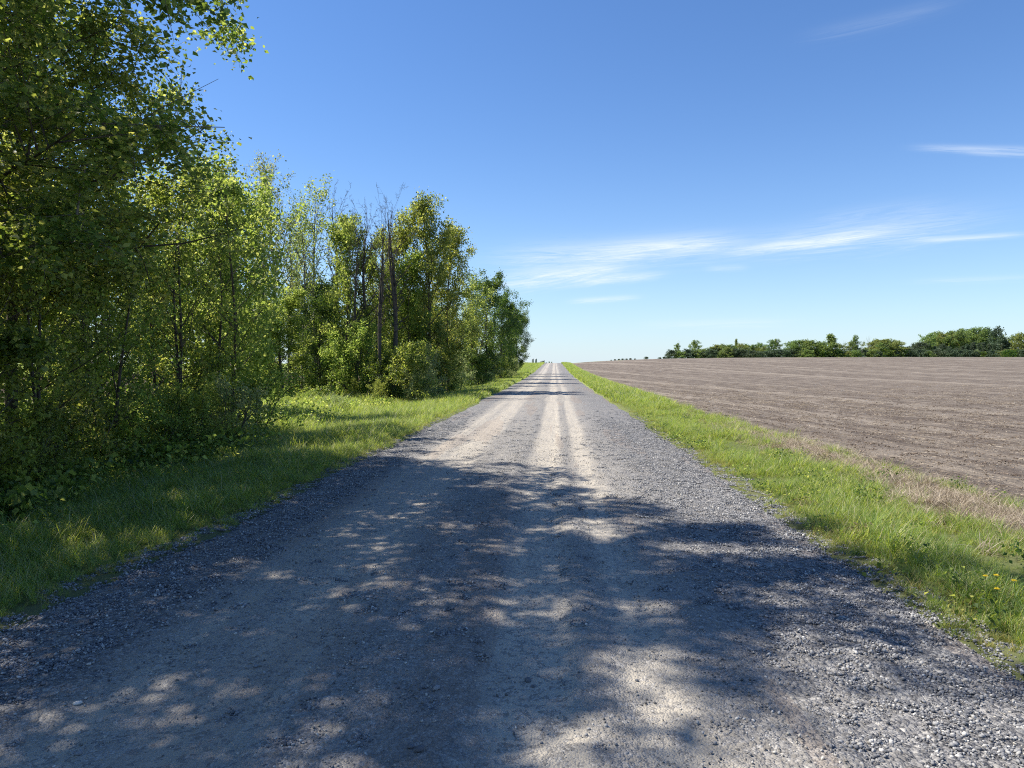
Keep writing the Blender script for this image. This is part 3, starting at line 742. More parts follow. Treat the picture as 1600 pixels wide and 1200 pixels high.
# --- distant tree line beyond the field
GF = 'trees in the distant line beyond the ploughed field'
LINE = [
    (1058, 536, 'far_b', .7, 'leftmost tree of the distant line, thin and ragged at the top'), (1060, 531, 'far_bare', .7, 'bare twiggy top rising from the leftmost distant tree'),
    (1075, 546, 'far_b', .8, 'small tree in the gap near the left end of the distant line'),
    (1087, 531, 'far_b', 1.0, 'rounded tall tree third from the left end of the distant line'), (1100, 544, 'far_bush', 1.0, 'grey bushy tree right of the rounded tall one at the distant left end'),
    (1112, 541, 'far_a', 1, 0), (1121, 538, 'far_c', 1, 0), (1131, 537, 'far_a', 1, 0), (1141, 538, 'far_c', 1, 0),
    (1150, 529, 'far_cone', .5, 'thin spire rising out of the left half of the distant line'), (1158, 536, 'far_a', 1, 0), (1168, 537, 'far_a', 1, 0), (1178, 538, 'far_b', 1, 0), (1188, 535, 'far_a', .9, 0), (1196, 541, 'far_c', 1, 0),
    (1205, 530, 'far_b', .8, 'taller upright tree, left one of the pair in the middle of the distant line'), (1214, 529, 'far_b', .8, 'taller upright tree, right one of the pair in the middle of the distant line'),
    (1226, 545, 'far_cone', 1.2, 'low dark conifer in the dip of the distant line'), (1237, 533, 'far_a', 1, 0), (1246, 531, 'far_c', 1, 0), (1256, 530, 'far_a', 1, 0), (1266, 531, 'far_c', 1, 0), (1276, 533, 'far_a', 1, 0),
    (1285, 533, 'far_a', 1, 0), (1299, 521, 'far_cone', 1.25, 'tallest conical tree in the middle of the distant line'), (1311, 536, 'far_a', 1, 0), (1319, 531, 'far_bare', .7, 'bare tree right of the tallest conical one in the distant line'),
    (1329, 533, 'far_b', .8, 0), (1337, 523, 'far_b', .6, 'narrow tree with rounded tuft top between bare trees in the distant line'), (1347, 531, 'far_bare', .7, 'bare tree right of the narrow tufted one'),
    (1357, 524, 'far_bare', .9, 'grey bare crown above the right half of the distant line'), (1362, 532, 'far_a', 1, 0), (1373, 529, 'far_a', 1, 0), (1383, 529, 'far_c', 1, 0), (1393, 530, 'far_a', 1, 0), (1403, 531, 'far_a', .9, 0),
    (1411, 541, 'far_c', .9, 0), (1420, 541, 'far_c', 1, 'low dark tree at the left foot of the distant wooded hill', ), (1429, 536, 'far_a', 1, 'dark rounded tree left of the distant wooded hill'), (1439, 534, 'far_c', 1, 0), (1447, 529, 'far_a', .9, 0),
]
random.seed(8)
LINE += [(q + 6, tp + random.uniform(1, 5), random.choice(['far_a', 'far_b', 'far_c']), 0.9, 0) for q, tp in [(1112, 542), (1131, 540), (1158, 540), (1178, 540), (1237, 536), (1256, 534), (1276, 535), (1329, 536), (1373, 533), (1393, 533)]]
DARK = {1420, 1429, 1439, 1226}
LINE.sort(key=lambda q: q[0])
for i_, (px, top, k, w, lb) in enumerate(LINE):
    d = 290 + random.uniform(-6, 14)
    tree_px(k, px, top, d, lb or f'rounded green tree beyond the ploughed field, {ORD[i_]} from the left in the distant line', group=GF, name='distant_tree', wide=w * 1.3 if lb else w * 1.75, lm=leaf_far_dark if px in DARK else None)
for i_, (px, top, k) in enumerate([(1452, 520, 'far_a'), (1463, 517, 'far_b'), (1474, 519, 'far_a'), (1486, 516, 'far_c'), (1497, 514, 'far_a'), (1507, 513, 'far_c'), (1517, 512, 'far_a'), (1527, 511, 'far_c'), (1537, 511, 'far_a'), (1547, 513, 'far_b'),
                     (1468, 526, 'far_c'), (1480, 525, 'far_a'), (1493, 523, 'far_c'), (1505, 521, 'far_a'), (1516, 522, 'far_c'), (1530, 521, 'far_a'), (1542, 522, 'far_c'), (1553, 521, 'far_a')]):
    tree_px(k, px, top, random.uniform(325, 345), f'rounded tree in the {"upper" if i_ < 10 else "lower"} row on the distant hill, {ORD[i_ if i_ < 10 else i_ - 10]} from the left', group='trees on the distant wooded hill', name='distant_tree', wide=1.25)
tree_px('far_a', 1557, 509, 318, 'dark crowned tallest tree at the right end of the distant hill', group=GF, name='distant_tree', lm=leaf_far_dark, wide=0.85)
for i_, (px, top) in enumerate([(1450, 538), (1461, 540), (1472, 537), (1484, 541), (1495, 543), (1504, 540), (1566, 524), (1573, 531), (1579, 538)]):
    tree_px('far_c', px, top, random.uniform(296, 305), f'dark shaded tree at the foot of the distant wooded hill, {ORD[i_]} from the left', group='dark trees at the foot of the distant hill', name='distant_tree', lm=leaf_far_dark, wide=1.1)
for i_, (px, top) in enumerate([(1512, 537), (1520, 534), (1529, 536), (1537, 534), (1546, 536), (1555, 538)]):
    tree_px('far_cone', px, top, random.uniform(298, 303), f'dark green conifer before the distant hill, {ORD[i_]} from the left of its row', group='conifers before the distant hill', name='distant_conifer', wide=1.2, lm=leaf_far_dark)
for (px, top, lb) in [(1527, 546, 'large pale grey green bush before the distant conifers'), (1508, 549, 'yellow green bush left of the pale bush before the distant hill'), (1541, 549, 'small pale bush right of the large pale one before the distant hill'), (1559, 548, 'pale round bush below the dark tree at the end of the hill')]:
    tree_px('far_bush', px, top, 286, lb, name='distant_bush', cat='bush', lm=leaf_pale if 'pale' in lb else leaf_far, wide=0.9)
for i_, (px, top) in enumerate([(1586, 522), (1597, 519), (1608, 518), (1620, 521), (1632, 524), (1645, 527), (1572, 545)]):
    tree_px('far_a', px, top, random.uniform(292, 304), f'rounded tree at the right end of the distant line, {ORD[(i_ + 1) % 7]} past the hill', group='trees at the right end of the distant line', name='distant_tree', wide=1.4)
for i in range(46):                       # low scrub closing the foot of the line
    px = 1050 + i * 12.5
    tree_px('far_bush', px, random.uniform(543.5, 549), random.uniform(281, 288), f'low scrub bush at the foot of the distant tree line, {ORD[i]} from the left', group='scrub at the foot of the distant line', name='distant_bush', cat='bush', lm=random.choice([leaf_far_dark, leaf_far_dark, leaf_far_dark, leaf_dark, leaf_far]), wide=1.7)
for i_, (px, top) in enumerate([(955, 562), (961, 561), (967, 560.5), (973, 560), (979, 560), (985, 559.5), (992, 560), (1010, 557), (1031, 558), (1038, 557), (1045, 556)]):
    tree_px('far_bush', px, top, random.uniform(272, 280), f'low bush on the crest left of the distant tree line, {ORD[i_]} from the left', group='low bushes on the crest', name='distant_bush', cat='bush', wide=2.0, lm=leaf_far_dark)

# far-off farm on the left of the road's end
msilo, t = mat('silo_concrete'); pc = N(t, 'ShaderNodeTexCoord').outputs['Object']
finish(t, principled(t, MIX(t, noise(t, scaled(t, pc, (1, 1, 0.2)), 1.2, 4), (0.16, 0.17, 0.19), (0.27, 0.28, 0.30)), 0.8))
mdome, t = mat('silo_dome'); finish(t, principled(t, (0.34, 0.36, 0.38), 0.5))


def lathe(name, prof, m, parent, sides=24):
    th = np.arange(sides) * 2 * pi / sides
    v = np.array([(r * cos(a), r * sin(a), z) for r, z in prof for a in th]); n = len(prof)
    i = np.arange(n * sides).reshape(n, sides); j = np.roll(i, -1, 1)
    return link(name, mesh_np(name, v, np.stack([i[:-1].ravel(), j[:-1].ravel(), j[1:].ravel(), i[1:].ravel()], 1), True, m), parent)


for px, lb in ((832.5, 'left one of the two tall grey silos on the horizon'), (837.5, 'right one of the two tall grey silos on the horizon')):
    x, zt = at_px(px, 560, 1500); e = bpy.data.objects.new('silo', None); COL.objects.link(e); zb = float(H(x, 1500)); e.location = (x, 1500, zb)
    e['label'] = lb; e['category'] = 'silo'; e['group'] = 'silos on the horizon'; hh_ = zt - zb
    lathe('tower', [(2.1, 0)] + sum([[(2.1, k * (hh_ - 2) / 8 + 0.1), (2.16, k * (hh_ - 2) / 8 + 0.15), (2.16, k * (hh_ - 2) / 8 + 0.4), (2.1, k * (hh_ - 2) / 8 + 0.45)] for k in range(8)], []) + [(2.1, hh_ - 2)], msilo, e)
    lathe('dome', [(2.14, hh_ - 2)] + [(2.14 * cos(a), hh_ - 2 + 2 * sin(a)) for a in np.linspace(0.1, 1.5, 7)] + [(0.02, hh_)], mdome, e)
for px, top, d, lb in ((848.5, 563, 420, 'dark rounded tree on the horizon left of the road end'), (853, 566, 430, 'small dark bush right of the dark rounded tree on the horizon'), (858, 564.5, 300, 'green bush on the crest just left of the road end'), (862, 565, 300, 'green bush on the crest touching the left side of the road end'), (823, 566, 420, 'low scrub on the horizon left of the silos')):
    tree_px('far_bush', px, top, d, lb, name='distant_bush', cat='bush', lm=leaf_far_dark if d > 400 else None, wide=0.7)


# ------------------------------------------------------------------ scattered stuff
def scatter(name, pts, eul, scl, pid, protos, **props):
    n = len(pts); me = bpy.data.meshes.new(name); me.vertices.add(n); me.vertices.foreach_set('co', np.asarray(pts, np.float32).ravel())
    a = me.attributes.new('turn', 'FLOAT_VECTOR', 'POINT'); a.data.foreach_set('vector', np.asarray(eul, np.float32).ravel())
    a = me.attributes.new('size', 'FLOAT', 'POINT'); a.data.foreach_set('value', np.asarray(scl, np.float32))
    a = me.attributes.new('pick', 'INT', 'POINT'); a.data.foreach_set('value', np.asarray(pid, np.int32))
    me.update(); o = link(name, me, **props)
    g = bpy.data.node_groups.new(name, 'GeometryNodeTree')
    g.interface.new_socket('Geometry', in_out='INPUT', socket_type='NodeSocketGeometry'); g.interface.new_socket('Geometry', in_out='OUTPUT', socket_type='NodeSocketGeometry')
    gi = g.nodes.new('NodeGroupInput'); go = g.nodes.new('NodeGroupOutput'); j = g.nodes.new('GeometryNodeJoinGeometry')
    def na(nm, dt):
        q = g.nodes.new('GeometryNodeInputNamedAttribute'); q.data_type = dt; q.inputs['Name'].default_value = nm; return q.outputs['Attribute']
    er = g.nodes.new('FunctionNodeEulerToRotation'); g.links.new(na('turn', 'FLOAT_VECTOR'), er.inputs[0]); sz = na('size', 'FLOAT'); pk = na('pick', 'INT')
    for i, p in enumerate(protos):
        c = g.nodes.new('FunctionNodeCompare'); c.data_type = 'INT'; c.operation = 'EQUAL'; g.links.new(pk, c.inputs[2]); c.inputs[3].default_value = i
        oi = g.nodes.new('GeometryNodeObjectInfo'); oi.inputs['Object'].default_value = p; oi.inputs['As Instance'].default_value = True
        ip = g.nodes.new('GeometryNodeInstanceOnPoints'); g.links.new(gi.outputs[0], ip.inputs['Points']); g.links.new(c.outputs[0], ip.inputs['Selection'])
        g.links.new(oi.outputs['Geometry'], ip.inputs['Instance']); g.links.new(er.outputs[0], ip.inputs['Rotation']); g.links.new(sz, ip.inputs['Scale'])
        g.links.new(ip.outputs[0], j.inputs[0])
    g.links.new(j.outputs[0], go.inputs[0])
    md = o.modifiers.new('scatter', 'NODES'); md.node_group = g
    return o


def proto(name, me): return bpy.data.objects.new(name, me)      # never linked to the scene: only a source for scattering


def sample(density, x0, x1, y0, y1, dmax, seed):
    """rejection sampling; density(x, y) per square metre"""
    rg = np.random.default_rng(seed); n = rg.poisson(dmax * (x1 - x0) * (y1 - y0)); x = rg.uniform(x0, x1, n); y = rg.uniform(y0, y1, n)
    k = rg.uniform(0, dmax, n) < density(x, y); return x[k], y[k], rg


# stones -------------------------------------------------------
def stone_verts(rg, r):
    d = np.array([(1, 0, 0), (-1, 0, 0), (0, 1, 0), (0, -1, 0), (0, 0, 1), (0, 0, -1), (.6, .6, .6), (-.6, .6, .6), (.6, -.6, .6), (-.6, -.6, .6), (.6, .6, -.6), (-.6, .6, -.6), (.6, -.6, -.6), (-.6, -.6, -.6)], float)
    d /= np.linalg.norm(d, axis=1)[:, None]; d *= rg.uniform(0.72, 1.1, (len(d), 1)); d *= np.array((rg.uniform(0.9, 1.35), rg.uniform(0.7, 1.0), rg.uniform(0.5, 0.8))) * r
    return d


import bmesh


def hull(pts):
    bm = bmesh.new()
    for p in pts: bm.verts.new(p)
    r = bmesh.ops.convex_hull(bm, input=bm.verts)
    bmesh.ops.delete(bm, geom=[v for v in bm.verts if not v.link_faces], context='VERTS')
    bm.verts.index_update(); v = np.array([tuple(q.co) for q in bm.verts]); f = np.array([[q.index for q in fc.verts] for fc in bm.faces]); bm.free(); return v, f


def rot_m(a, b, c):
    ca, sa, cb_, sb, cc, sc_ = cos(a), sin(a), cos(b), sin(b), cos(c), sin(c)
    return np.array([[ca, -sa, 0], [sa, ca, 0], [0, 0, 1]]) @ np.array([[cb_, 0, sb], [0, 1, 0], [-sb, 0, cb_]]) @ np.array([[1, 0, 0], [0, cc, -sc_], [0, sc_, cc]])


rg = np.random.default_rng(91)
HULLS = [hull(stone_verts(rg, 1.0)) for _ in range(10)]


def stone_patch(n, half, rmin, rmax, seed, m, flat=1.0):
    rg = np.random.default_rng(seed); V = []; Fc = []; o = 0
    for i in range(n):
        v, f = HULLS[rg.integers(10)]; r = rmin * (rmax / rmin) ** (rg.random() ** 1.6)
        vv = v @ rot_m(rg.uniform(0, 6.3), rg.normal() * 0.4, rg.normal() * 0.4).T * r
        vv[:, 2] *= flat
        vv += np.array((rg.uniform(-half, half), rg.uniform(-half, half), r * 0.22)); V.append(vv); Fc.append(f + o); o += len(v)
    return mesh_np('stones', np.concatenate(V), np.concatenate(Fc), False, m)


dense = [proto('stone_patch', stone_patch(38, 0.07, 0.005, 0.0155, 100 + i, stone_m)) for i in range(4)]
loose = [proto('stone_scatter', stone_patch(14, 0.10, 0.003, 0.011, 120 + i, dusty_stone if i < 2 else stone_m)) for i in range(3)]


def gravel_density(x, y):
    ok = (x > left_edge(y) - 0.16) & (x < right_edge(y) + 0.18)
    s = np.clip(1 - dust_at(x, y) * 1.25 + 0.5 * fbm(x * 0.9, y * 0.4, 71, 3), 0, 1)
    return ok * 130 * np.clip(s, 0, 1) ** 1.6 * (1 - smooth(14, 26, y))


sh = lambda x: np.clip(smooth(-1.9, -2.6, x) + smooth(1.0, 1.7, x), 0, 1)
gx, gy, rg = sample(lambda x, y: gravel_density(x, y) * (0.16 + 0.84 * (smooth(1.9, 2.7, -x) + smooth(0.9, 1.7, x))), -3.7, 2.8, 2.2, 26, 130, 72)
gz = np.maximum(road_z(gx, gy), ground_z(gx, gy))
scatter('gravel', np.stack([gx, gy, gz], 1), np.stack([rg.normal(size=len(gx)) * 0.06, rg.normal(size=len(gx)) * 0.06, rg.uniform(0, 6.3, len(gx))], 1), rg.uniform(0.55, 1.02, len(gx)), rg.integers(0, 4, len(gx)), dense,
        kind='stuff', label='crushed grey stone heaped loose along both sides of the road', category='gravel')
gx, gy, rg = sample(lambda x, y: ((x > left_edge(y)) & (x < right_edge(y))) * 90 * np.clip(0.12 + 0.8 * fbm(x * 1.2, y * 0.5, 73, 3) + 0.85 * (1 - dust_at(x, y)), 0.05, 1) * (1 - smooth(12, 22, y)), -3.5, 2.7, 2.2, 22, 90, 74)
gz = road_z(gx, gy)
scatter('loose_gravel', np.stack([gx, gy, gz], 1), np.stack([gx * 0, gx * 0, rg.uniform(0, 6.3, len(gx))], 1), rg.uniform(0.5, 1.3, len(gx)), rg.integers(0, 3, len(gx)), loose,
        kind='stuff', label='small loose stones strewn over the packed wheel tracks', category='gravel')

# single stones one can point at
for i, (px, py, r, lb) in enumerate([
    (825, 1066, 0.020, 'largest flat stone on the sunlit patch near the bottom middle of the road'), (841, 1058, 0.011, 'small dark stone just behind the large flat one on the sunlit patch'),
    (833, 1075, 0.009, 'tiny dark stone in front of the large flat one on the sunlit patch'), (682, 1085, 0.022, 'pale stone lying on the shaded ridge between the wheel tracks'),
    (121, 1098, 0.020, 'round pale stone on the sunlit patch at the lower left of the road'), (122, 1180, 0.017, 'pale pebble on the shaded track at the bottom left corner'),
    (656, 1182, 0.022, 'pale stone at the very bottom left of the middle ridge'), (642, 1176, 0.016, 'pale stone beside another at the bottom of the middle ridge'), (400, 1042, 0.014, 'dark stone on the dim sunlit patch left of the ridge'),
    (995, 1066, 0.012, 'dark stone on the brightest sunlit patch right of the middle'), (1147, 1084, 0.016, 'pale stone on the right gravel shoulder near the bottom')]):
    v = px_dir(px, py); k = -CAM_H / v[2]; x, y = v[0] * k, v[1] * k; rg = np.random.default_rng(300 + i)
    hv, hf = hull(np.concatenate([stone_verts(rg, r), stone_verts(rg, r) * 0.97])); o = link('stone', mesh_np('stone', hv, hf, False, stone_m), label=lb, category='stone', group='single stones lying on the road')
    o.location = (x, y, float(road_z(np.array(x), np.array(y))) + r * 0.35); o.rotation_euler = (0, 0, rg.uniform(0, 6))


# grass --------------------------------------------------------
def tuft(n, rad, h0, h1, w, seed, m, bend=0.5, flop=0.35):
    rg = np.random.default_rng(seed); az_ = rg.uniform(0, 2 * pi, n); rr = rad * np.sqrt(rg.random(n)); b = np.stack([rr * np.cos(az_), rr * np.sin(az_), np.zeros(n) - 0.01], 1)
    da = rg.uniform(0, 2 * pi, n); hgt = rg.uniform(h0, h1, n); lean = rg.uniform(0.1, flop + 0.3, n); cv = rg.uniform(0.3, 1.0, n) * bend
    d = np.stack([np.cos(da), np.sin(da), np.zeros(n)], 1); s = np.stack([-np.sin(da + rg.normal(size=n) * 0.6), np.cos(da), np.zeros(n)], 1); s /= np.linalg.norm(s, axis=1)[:, None]
    V = []
    for q, ww in ((0, 1), (0.35, 0.95), (0.7, 0.65)):
        c = b + d * (hgt * (lean * q + cv * q * q))[:, None] + np.array((0, 0, 1.0)) * (hgt * (q - 0.28 * cv * q * q))[:, None]
        V += [c - s * w * ww / 2, c + s * w * ww / 2]
    V.append(b + d * (hgt * (lean + cv))[:, None] + np.array((0, 0, 1.0)) * (hgt * (1 - 0.5 * cv))[:, None])
    V = np.stack(V, 1).reshape(-1, 3); i = np.arange(n) * 7
    q = np.concatenate([np.stack([i, i + 1, i + 3, i + 2], 1), np.stack([i + 2, i + 3, i + 5, i + 4], 1)]); tr = np.stack([i + 4, i + 5, i + 6], 1)
    return mesh_np('tuft', V, [q, tr], False, m)


tg = [proto('grass_tuft', tuft(26, 0.075, 0.10, 0.24, 0.0055, 200 + i, grass_m)) for i in range(4)]
tg += [proto('grass_tuft_tall', tuft(16, 0.05, 0.20, 0.36, 0.006, 210 + i, grass_m, 0.6)) for i in range(2)]
tg += [proto('grass_tuft_yellow', tuft(22, 0.07, 0.07, 0.18, 0.006, 220 + i, grass_y, 0.6, 0.6)) for i in range(2)]
tdry = [proto('straw_tuft', tuft(24, 0.09, 0.06, 0.16, 0.005, 230 + i, straw_m, 0.9, 1.4)) for i in range(3)]
tfar = [proto('grass_clump', tuft(34, 0.20, 0.12, 0.26, 0.016, 240 + i, grass_m)) for i in range(3)]


def eul(n, rg, t=0.12): return np.stack([rg.normal(size=n) * t, rg.normal(size=n) * t, rg.uniform(0, 6.3, n)], 1)


def in_right(x, y):
    fr = smooth(-0.14, 0.06, x - right_edge(y) + 0.12 * fbm(x * 5, y * 5, 301, 2)); drystrip = np.exp(-((x - field_edge(y) + 0.6 + 0.3 * fbm(x * 1.5, y * 1.5, 303, 2)) / 0.62) ** 2) * (1 - smooth(15, 24, y))
    return fr * smooth(-0.25, 0.15, field_edge(y) - x) * (1 - 0.93 * np.clip(drystrip * 1.3, 0, 1))


def in_left(x, y): return smooth(-0.14, 0.06, left_edge(y) - x + 0.12 * fbm(x * 5, y * 5, 302, 2)) * smooth(-0.6, 0.5, x - forest_edge(y))


dn = lambda y, m=300: m * np.clip((8.0 / np.maximum(y, 1)) ** 1.2, 0, 1)
gx, gy, rg = sample(lambda x, y: dn(y) * in_right(x, y) * (0.55 + 0.9 * (fbm(x * 1.5, y * 1.5, 81, 3) + 0.45)), 2.3, 6.0, 2.5, 34, 300, 82)
n = len(gx); edge = np.exp(-((gx - right_edge(gy)) / 0.30) ** 2)
pid = np.where(rg.random(n) < 0.12 + 0.6 * edge, rg.integers(6, 8, n), np.where(rg.random(n) < 0.15, rg.integers(4, 6, n), rg.integers(0, 4, n)))
scl = rg.uniform(0.7, 1.25, n) * np.clip(1 + (gy - 8) * 0.018, 1, 1.6) * (0.45 + 0.55 * smooth(0, 0.6, gx - right_edge(gy))) * (0.66 + 0.8 * fbm(gx * 1.1, gy * 1.1, 83, 3))
scatter('verge_grass', np.stack([gx, gy, ground_z(gx, gy)], 1), eul(n, rg), scl, pid, tg, kind='stuff', label='bright green grass of the verge between the road and the ploughed field', category='grass')
gx, gy, rg = sample(lambda x, y: dn(y, 300) * in_left(x, y) * (0.55 + 0.9 * (fbm(x * 1.5, y * 1.5, 84, 3) + 0.45)), -13.5, -2.9, 4.0, 34, 300, 85)
n = len(gx); edge = np.exp(-((gx - left_edge(gy)) / 0.22) ** 2)
pid = np.where(rg.random(n) < 0.05 + 0.45 * edge, rg.integers(6, 8, n), np.where(rg.random(n) < 0.3, rg.integers(4, 6, n), rg.integers(0, 4, n)))
scl = rg.uniform(0.7, 1.25, n) * np.clip(1 + (gy - 8) * 0.018, 1, 1.6) * (0.5 + 0.5 * smooth(0, 0.6, left_edge(gy) - gx)) * (0.85 + 0.5 * fbm(gx * 0.8, gy * 0.8, 86, 2)) * (1 + 0.5 * smooth(6.5, 8, -gx))
scatter('left_verge_grass', np.stack([gx, gy, ground_z(gx, gy)], 1), eul(n, rg), scl, pid, tg, kind='stuff', label='green grass of the left verge running into the clearing', category='grass')
# farther verges
def dfar(x, y):
    L_ = smooth(0.05, 0.4, left_edge(y) - x) * np.where(y < 104, smooth(-0.5, 0.5, x + 7.0), 1.0); Rr = smooth(0.05, 0.3, x - right_edge(y)) * smooth(-0.1, 0.3, field_edge(y) - x)
    return np.clip(L_ + Rr, 0, 1) * np.clip((30.0 / y) ** 1.3, 0, 1) * 42 * smooth(28, 36, y)
gx, gy, rg = sample(dfar, -16, 5.3, 28, 240, 42, 87); n = len(gx)
scatter('distant_verge_grass', np.stack([gx, gy, ground_z(gx, gy)], 1), eul(n, rg), rg.uniform(0.8, 1.3, n) * (1 + gy * 0.004), rg.integers(0, 3, n), tfar, kind='stuff', label='grass along both verges towards the far end of the road', category='grass')
gx, gy, rg = sample(lambda x, y: 9 * in_right(x, y) * np.clip(0.4 + 2 * fbm(x * 0.8, y * 0.8, 311, 2), 0, 1) + 14 * np.exp(-((x - right_edge(y) - 0.1) / 0.15) ** 2) * np.clip(2 * fbm(x * 0.6, y * 0.9, 312, 2), 0, 1), 2.3, 6, 2.5, 22, 20, 98); n_hv = (gx, gy, rg)
# dry grass strip by the field
gx, gy, rg = sample(lambda x, y: dn(y, 260) * np.clip(1.3 * np.exp(-((x - field_edge(y) + 0.6) / 0.62) ** 2) * (1 - smooth(15, 24, y)) + 0.12 * np.exp(-((x - field_edge(y)) / 0.5) ** 2), 0, 1) * (0.5 + fbm(x * 2, y * 2, 88, 2) + 0.4), 3.4, 6.6, 3.5, 40, 260, 89); n = len(gx)
scatter('dry_grass', np.stack([gx, gy, ground_z(gx, gy) + 0.01], 1), eul(n, rg, 0.3), rg.uniform(0.5, 1.1, n), rg.integers(0, 3, n), tdry, kind='stuff', label='strip of dead straw coloured grass along the field edge', category='grass')

# field: clods and straw
clods = [proto('clods', stone_patch(16, 0.16, 0.006, 0.024, 400 + i, clod_m, 0.8)) for i in range(4)]
rg = np.random.default_rng(77)


def straw_patch(n, half, seed):
    rg = np.random.default_rng(seed); c = np.stack([rg.uniform(-half, half, n), rg.uniform(-half, half, n), rg.uniform(0.01, 0.03, n)], 1); a = rg.uniform(0, 6.3, n); L = rg.uniform(0.02, 0.085, n); w = rg.uniform(0.002, 0.0045, n)
    d = np.stack([np.cos(a), np.sin(a), rg.normal(size=n) * 0.15], 1) * L[:, None] / 2; s = np.stack([-np.sin(a), np.cos(a), 0.4 + np.zeros(n)], 1) * w[:, None]
    v = np.stack([c - d - s, c - d + s, c + d + s, c + d - s], 1).reshape(-1, 3); i = np.arange(n) * 4
    return mesh_np('straws', v, np.stack([i, i + 1, i + 2, i + 3], 1), False, straw_m)


straws = [proto('straw_patch', straw_patch(16, 0.2, 420 + i)) for i in range(3)]
def u_(x, y): return (x + 0.167 * y) * 0.986
def v_(x, y): return (y - 0.167 * x) * 0.986
gx, gy, rg = sample(lambda x, y: 14 * smooth(0.0, 0.4, x - field_edge(y)) * np.clip((12 / y) ** 1.0, 0, 1) * (x < y * 0.85 + 1.5) * (1 - smooth(25, 60, y)), 4.8, 50, 5, 60, 26, 90); n = len(gx)
scatter('soil_clods', np.stack([gx, gy, field_z(gx, gy)], 1), eul(n, rg, 0.1), rg.uniform(0.5, 1.0, n) * (1 + gy * 0.008), rg.integers(0, 4, n), clods, kind='stuff', label='dark crumbly soil clods on the ploughed field', category='soil')
gx, gy, rg = sample(lambda x, y: 10 * smooth(-0.1, 0.3, x - field_edge(y)) * np.clip((14 / y) ** 0.9, 0, 1) * (1 - smooth(30, 75, y)) * np.clip(0.5 + 1.2 * fbm(u_(x, y) * 0.6, v_(x, y) * 0.03, 92, 3), 0.1, 1) * (x < y * 0.85 + 1.5), 4.8, 66, 5, 75, 10, 93); n = len(gx)
scatter('field_straw', np.stack([gx, gy, field_z(gx, gy) + 0.015], 1), eul(n, rg, 0.08), rg.uniform(0.7, 1.2, n) * (1 + gy * 0.008), rg.integers(0, 3, n), straws, kind='stuff', label='pale bits of straw left on the ploughed soil', category='straw')


# forest undergrowth and broad leaved weeds
def herb(seed, n, m):
    rg = np.random.default_rng(seed); c = np.stack([rg.normal(size=n) * 0.16, rg.normal(size=n) * 0.16, rg.uniform(0.03, 0.42, n)], 1)
    return leaf_mesh('herb', c, 0.075, rg, m, up=1.0)


herbs = [proto('herb', herb(500, 46, leaf_green)), proto('herb', herb(501, 46, leaf_dark)), proto('herb', herb(502, 40, leaf_fresh))]
gx, gy, rg = n_hv; n = len(gx)
scatter('verge_weeds', np.stack([gx, gy, ground_z(gx, gy)], 1), eul(n, rg, 0.1), rg.uniform(0.25, 0.5, n), rg.integers(0, 3, n), herbs, kind='stuff', label='broad leaved weeds mixed into the grass of the right verge', category='weeds')
gx, gy, rg = sample(lambda x, y: 16 * smooth(-0.3, 0.6, forest_edge(y) - x) * np.clip((12 / y) ** 0.7, 0, 1) * smooth(-24, -9, x), -24, -6, 3, 50, 16, 95); n = len(gx)
scatter('undergrowth', np.stack([gx, gy, H(gx, gy)], 1), eul(n, rg, 0.1), rg.uniform(0.7, 1.5, n), rg.integers(0, 3, n), herbs, kind='stuff', label='leafy undergrowth covering the forest floor', category='undergrowth')
gx, gy, rg = sample(lambda x, y: 22 * np.exp(-((x - forest_edge(y) + 0.1) / 0.55) ** 2) * np.clip((12 / y) ** 0.8, 0, 1), -16, -5, 4, 60, 22, 97); n = len(gx)
scatter('forest_edge_weeds', np.stack([gx, gy, ground_z(gx, gy)], 1), eul(n, rg, 0.1), rg.uniform(0.5, 1.4, n), np.where(rg.random(n) < 0.7, 2, 0), herbs, kind='stuff', label='light green weeds fringing the foot of the wood', category='undergrowth')
# mixed herbs in the clearing
gx, gy, rg = sample(lambda x, y: 6 * smooth(6.2, 8, -x) * smooth(-0.2, 1.0, x - forest_edge(y)) + 0 * y, -13, -6, 13.5, 31, 6, 96); n = len(gx)
scatter('clearing_herbs', np.stack([gx, gy, H(gx, gy)], 1), eul(n, rg, 0.1), rg.uniform(0.6, 1.2, n), rg.integers(0, 3, n) * 0 + 2, herbs, kind='stuff', label='light green herbs among the grass of the clearing', category='undergrowth')


# dandelions at the right verge
def dandelion(x, y, h, lb):
    z = float(ground_z(np.array(x), np.array(y))); e = bpy.data.objects.new('dandelion', None); COL.objects.link(e); e.location = (x, y, z); e['label'] = lb; e['category'] = 'flower'; e['group'] = 'dandelions in the right verge'
    T = Tubes(); T.add([(0, 0, 0), (0.006, 0.004, h / 2), (0, 0.01, h)], [0.002, 0.002, 0.002], 5); link('stem', T.mesh('stem', green_stem), e)
    V = []; Fc = []
    for r, (nn, rad, up) in enumerate(((20, 0.019, 0.002), (16, 0.014, 0.006), (10, 0.008, 0.009))):
        for k in range(nn):
            a = k * 2 * pi / nn + r * 0.2; w = 0.16; o = len(V)
            V += [(0.002 * cos(a), 0.002 * sin(a), 0), (rad * 0.7 * cos(a - w), rad * 0.7 * sin(a - w), up * 0.8), (rad * cos(a), rad * sin(a), up), (rad * 0.7 * cos(a + w), rad * 0.7 * sin(a + w), up * 0.8)]; Fc.append((o, o + 1, o + 2, o + 3))
    f = link('flower', mesh_np('flower', np.array(V), np.array(Fc), False, petal_m), e); f.location = (0, 0.01, h)


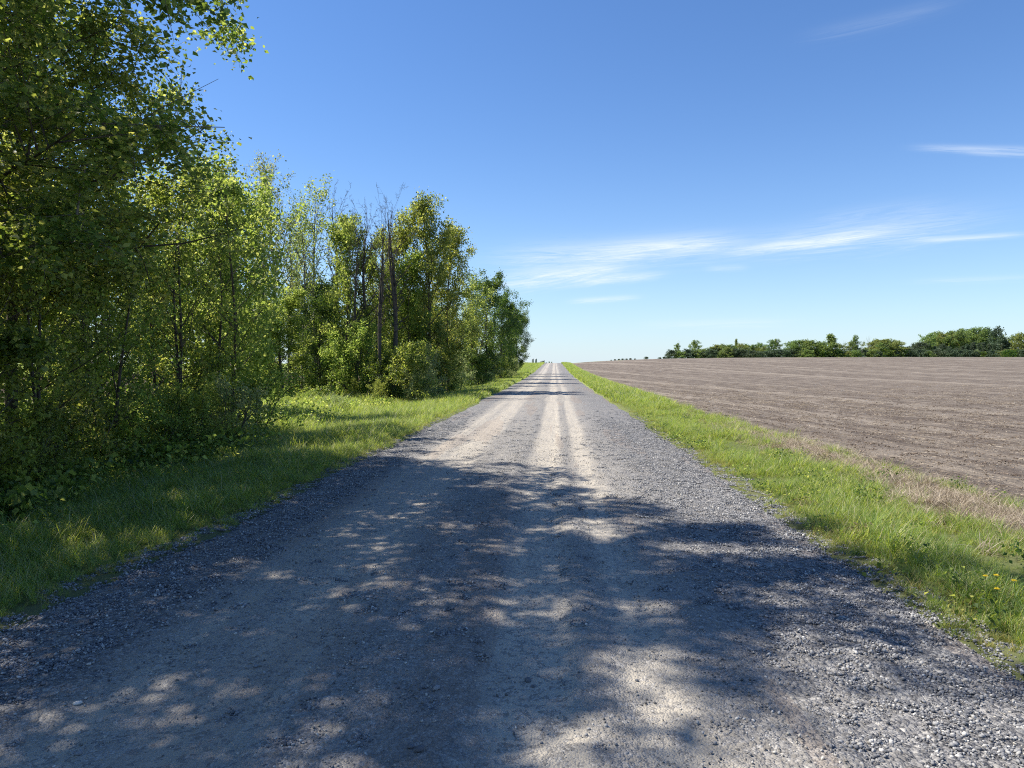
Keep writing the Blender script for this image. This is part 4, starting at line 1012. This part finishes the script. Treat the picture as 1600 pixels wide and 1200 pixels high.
for (px, py, dz_, lb) in [(1541, 915, 0.2, 'dandelion leftmost of the group in the right verge grass'), (1558, 912, 0.21, 'dandelion with small flower just right of the leftmost one'), (1586, 920, 0.22, 'brightest yellow dandelion rightmost in the verge grass'), (1559, 935, 0.15, 'lowest dandelion hidden in the verge grass')]:
    v = px_dir(px, py); k = (dz_ - 0.05 - CAM_H) / v[2]; dandelion(v[0] * k, v[1] * k, dz_ + 0.02, lb)

# weed clumps along the right gravel edge
weed_brown = island_mat('weed_dull', [(0, (0.10, 0.10, 0.04)), (0.6, (0.20, 0.17, 0.09)), (1, (0.32, 0.25, 0.16))], 0.7, 0.2, 0.3, [(0, (0.2, 0.2, 0.05)), (1, (0.4, 0.32, 0.15))])
for (px, py, s, m_, lb) in [(1345, 850, 1.0, weed_brown, 'dull brownish weed clump at the right gravel edge, biggest of its kind'), (1125, 722, 0.8, grass_y, 'yellow green weed clump at the right gravel edge where the shade ends'), (1262, 800, 0.8, weed_brown, 'small reddish brown weed clump on the right gravel edge'),
                            (1285, 717, 0.9, weed_brown, 'dark green weed tuft in the dry strip by the field'), (1405, 735, 0.8, grass_y, 'yellow green weed tuft beside the bare field edge'), (1480, 830, 0.8, weed_brown, 'dark dry tuft in the straw strip near the right')]:
    v = px_dir(px, py); k = -(CAM_H + 0.05) / v[2]; x, y = v[0] * k, v[1] * k; rg = np.random.default_rng(int(px)); nn = 150
    c = np.stack([rg.normal(size=nn) * 0.09, rg.normal(size=nn) * 0.09, np.abs(rg.normal(size=nn)) * 0.06 + 0.01], 1)
    e = bpy.data.objects.new('weed_clump', None); COL.objects.link(e); e.location = (x, y, float(ground_z(np.array(x), np.array(y)))); e.scale = (s, s, s); e['label'] = lb; e['category'] = 'weed'; e['group'] = 'weed clumps by the right verge'
    link('leaves', leaf_mesh('leaves', c, 0.045, rg, m_, up=1.0, aspect=0.5), e); link('blades', tuft(40, 0.07, 0.10, 0.2, 0.006, int(px) + 1, m_, 0.7, 0.8), e)
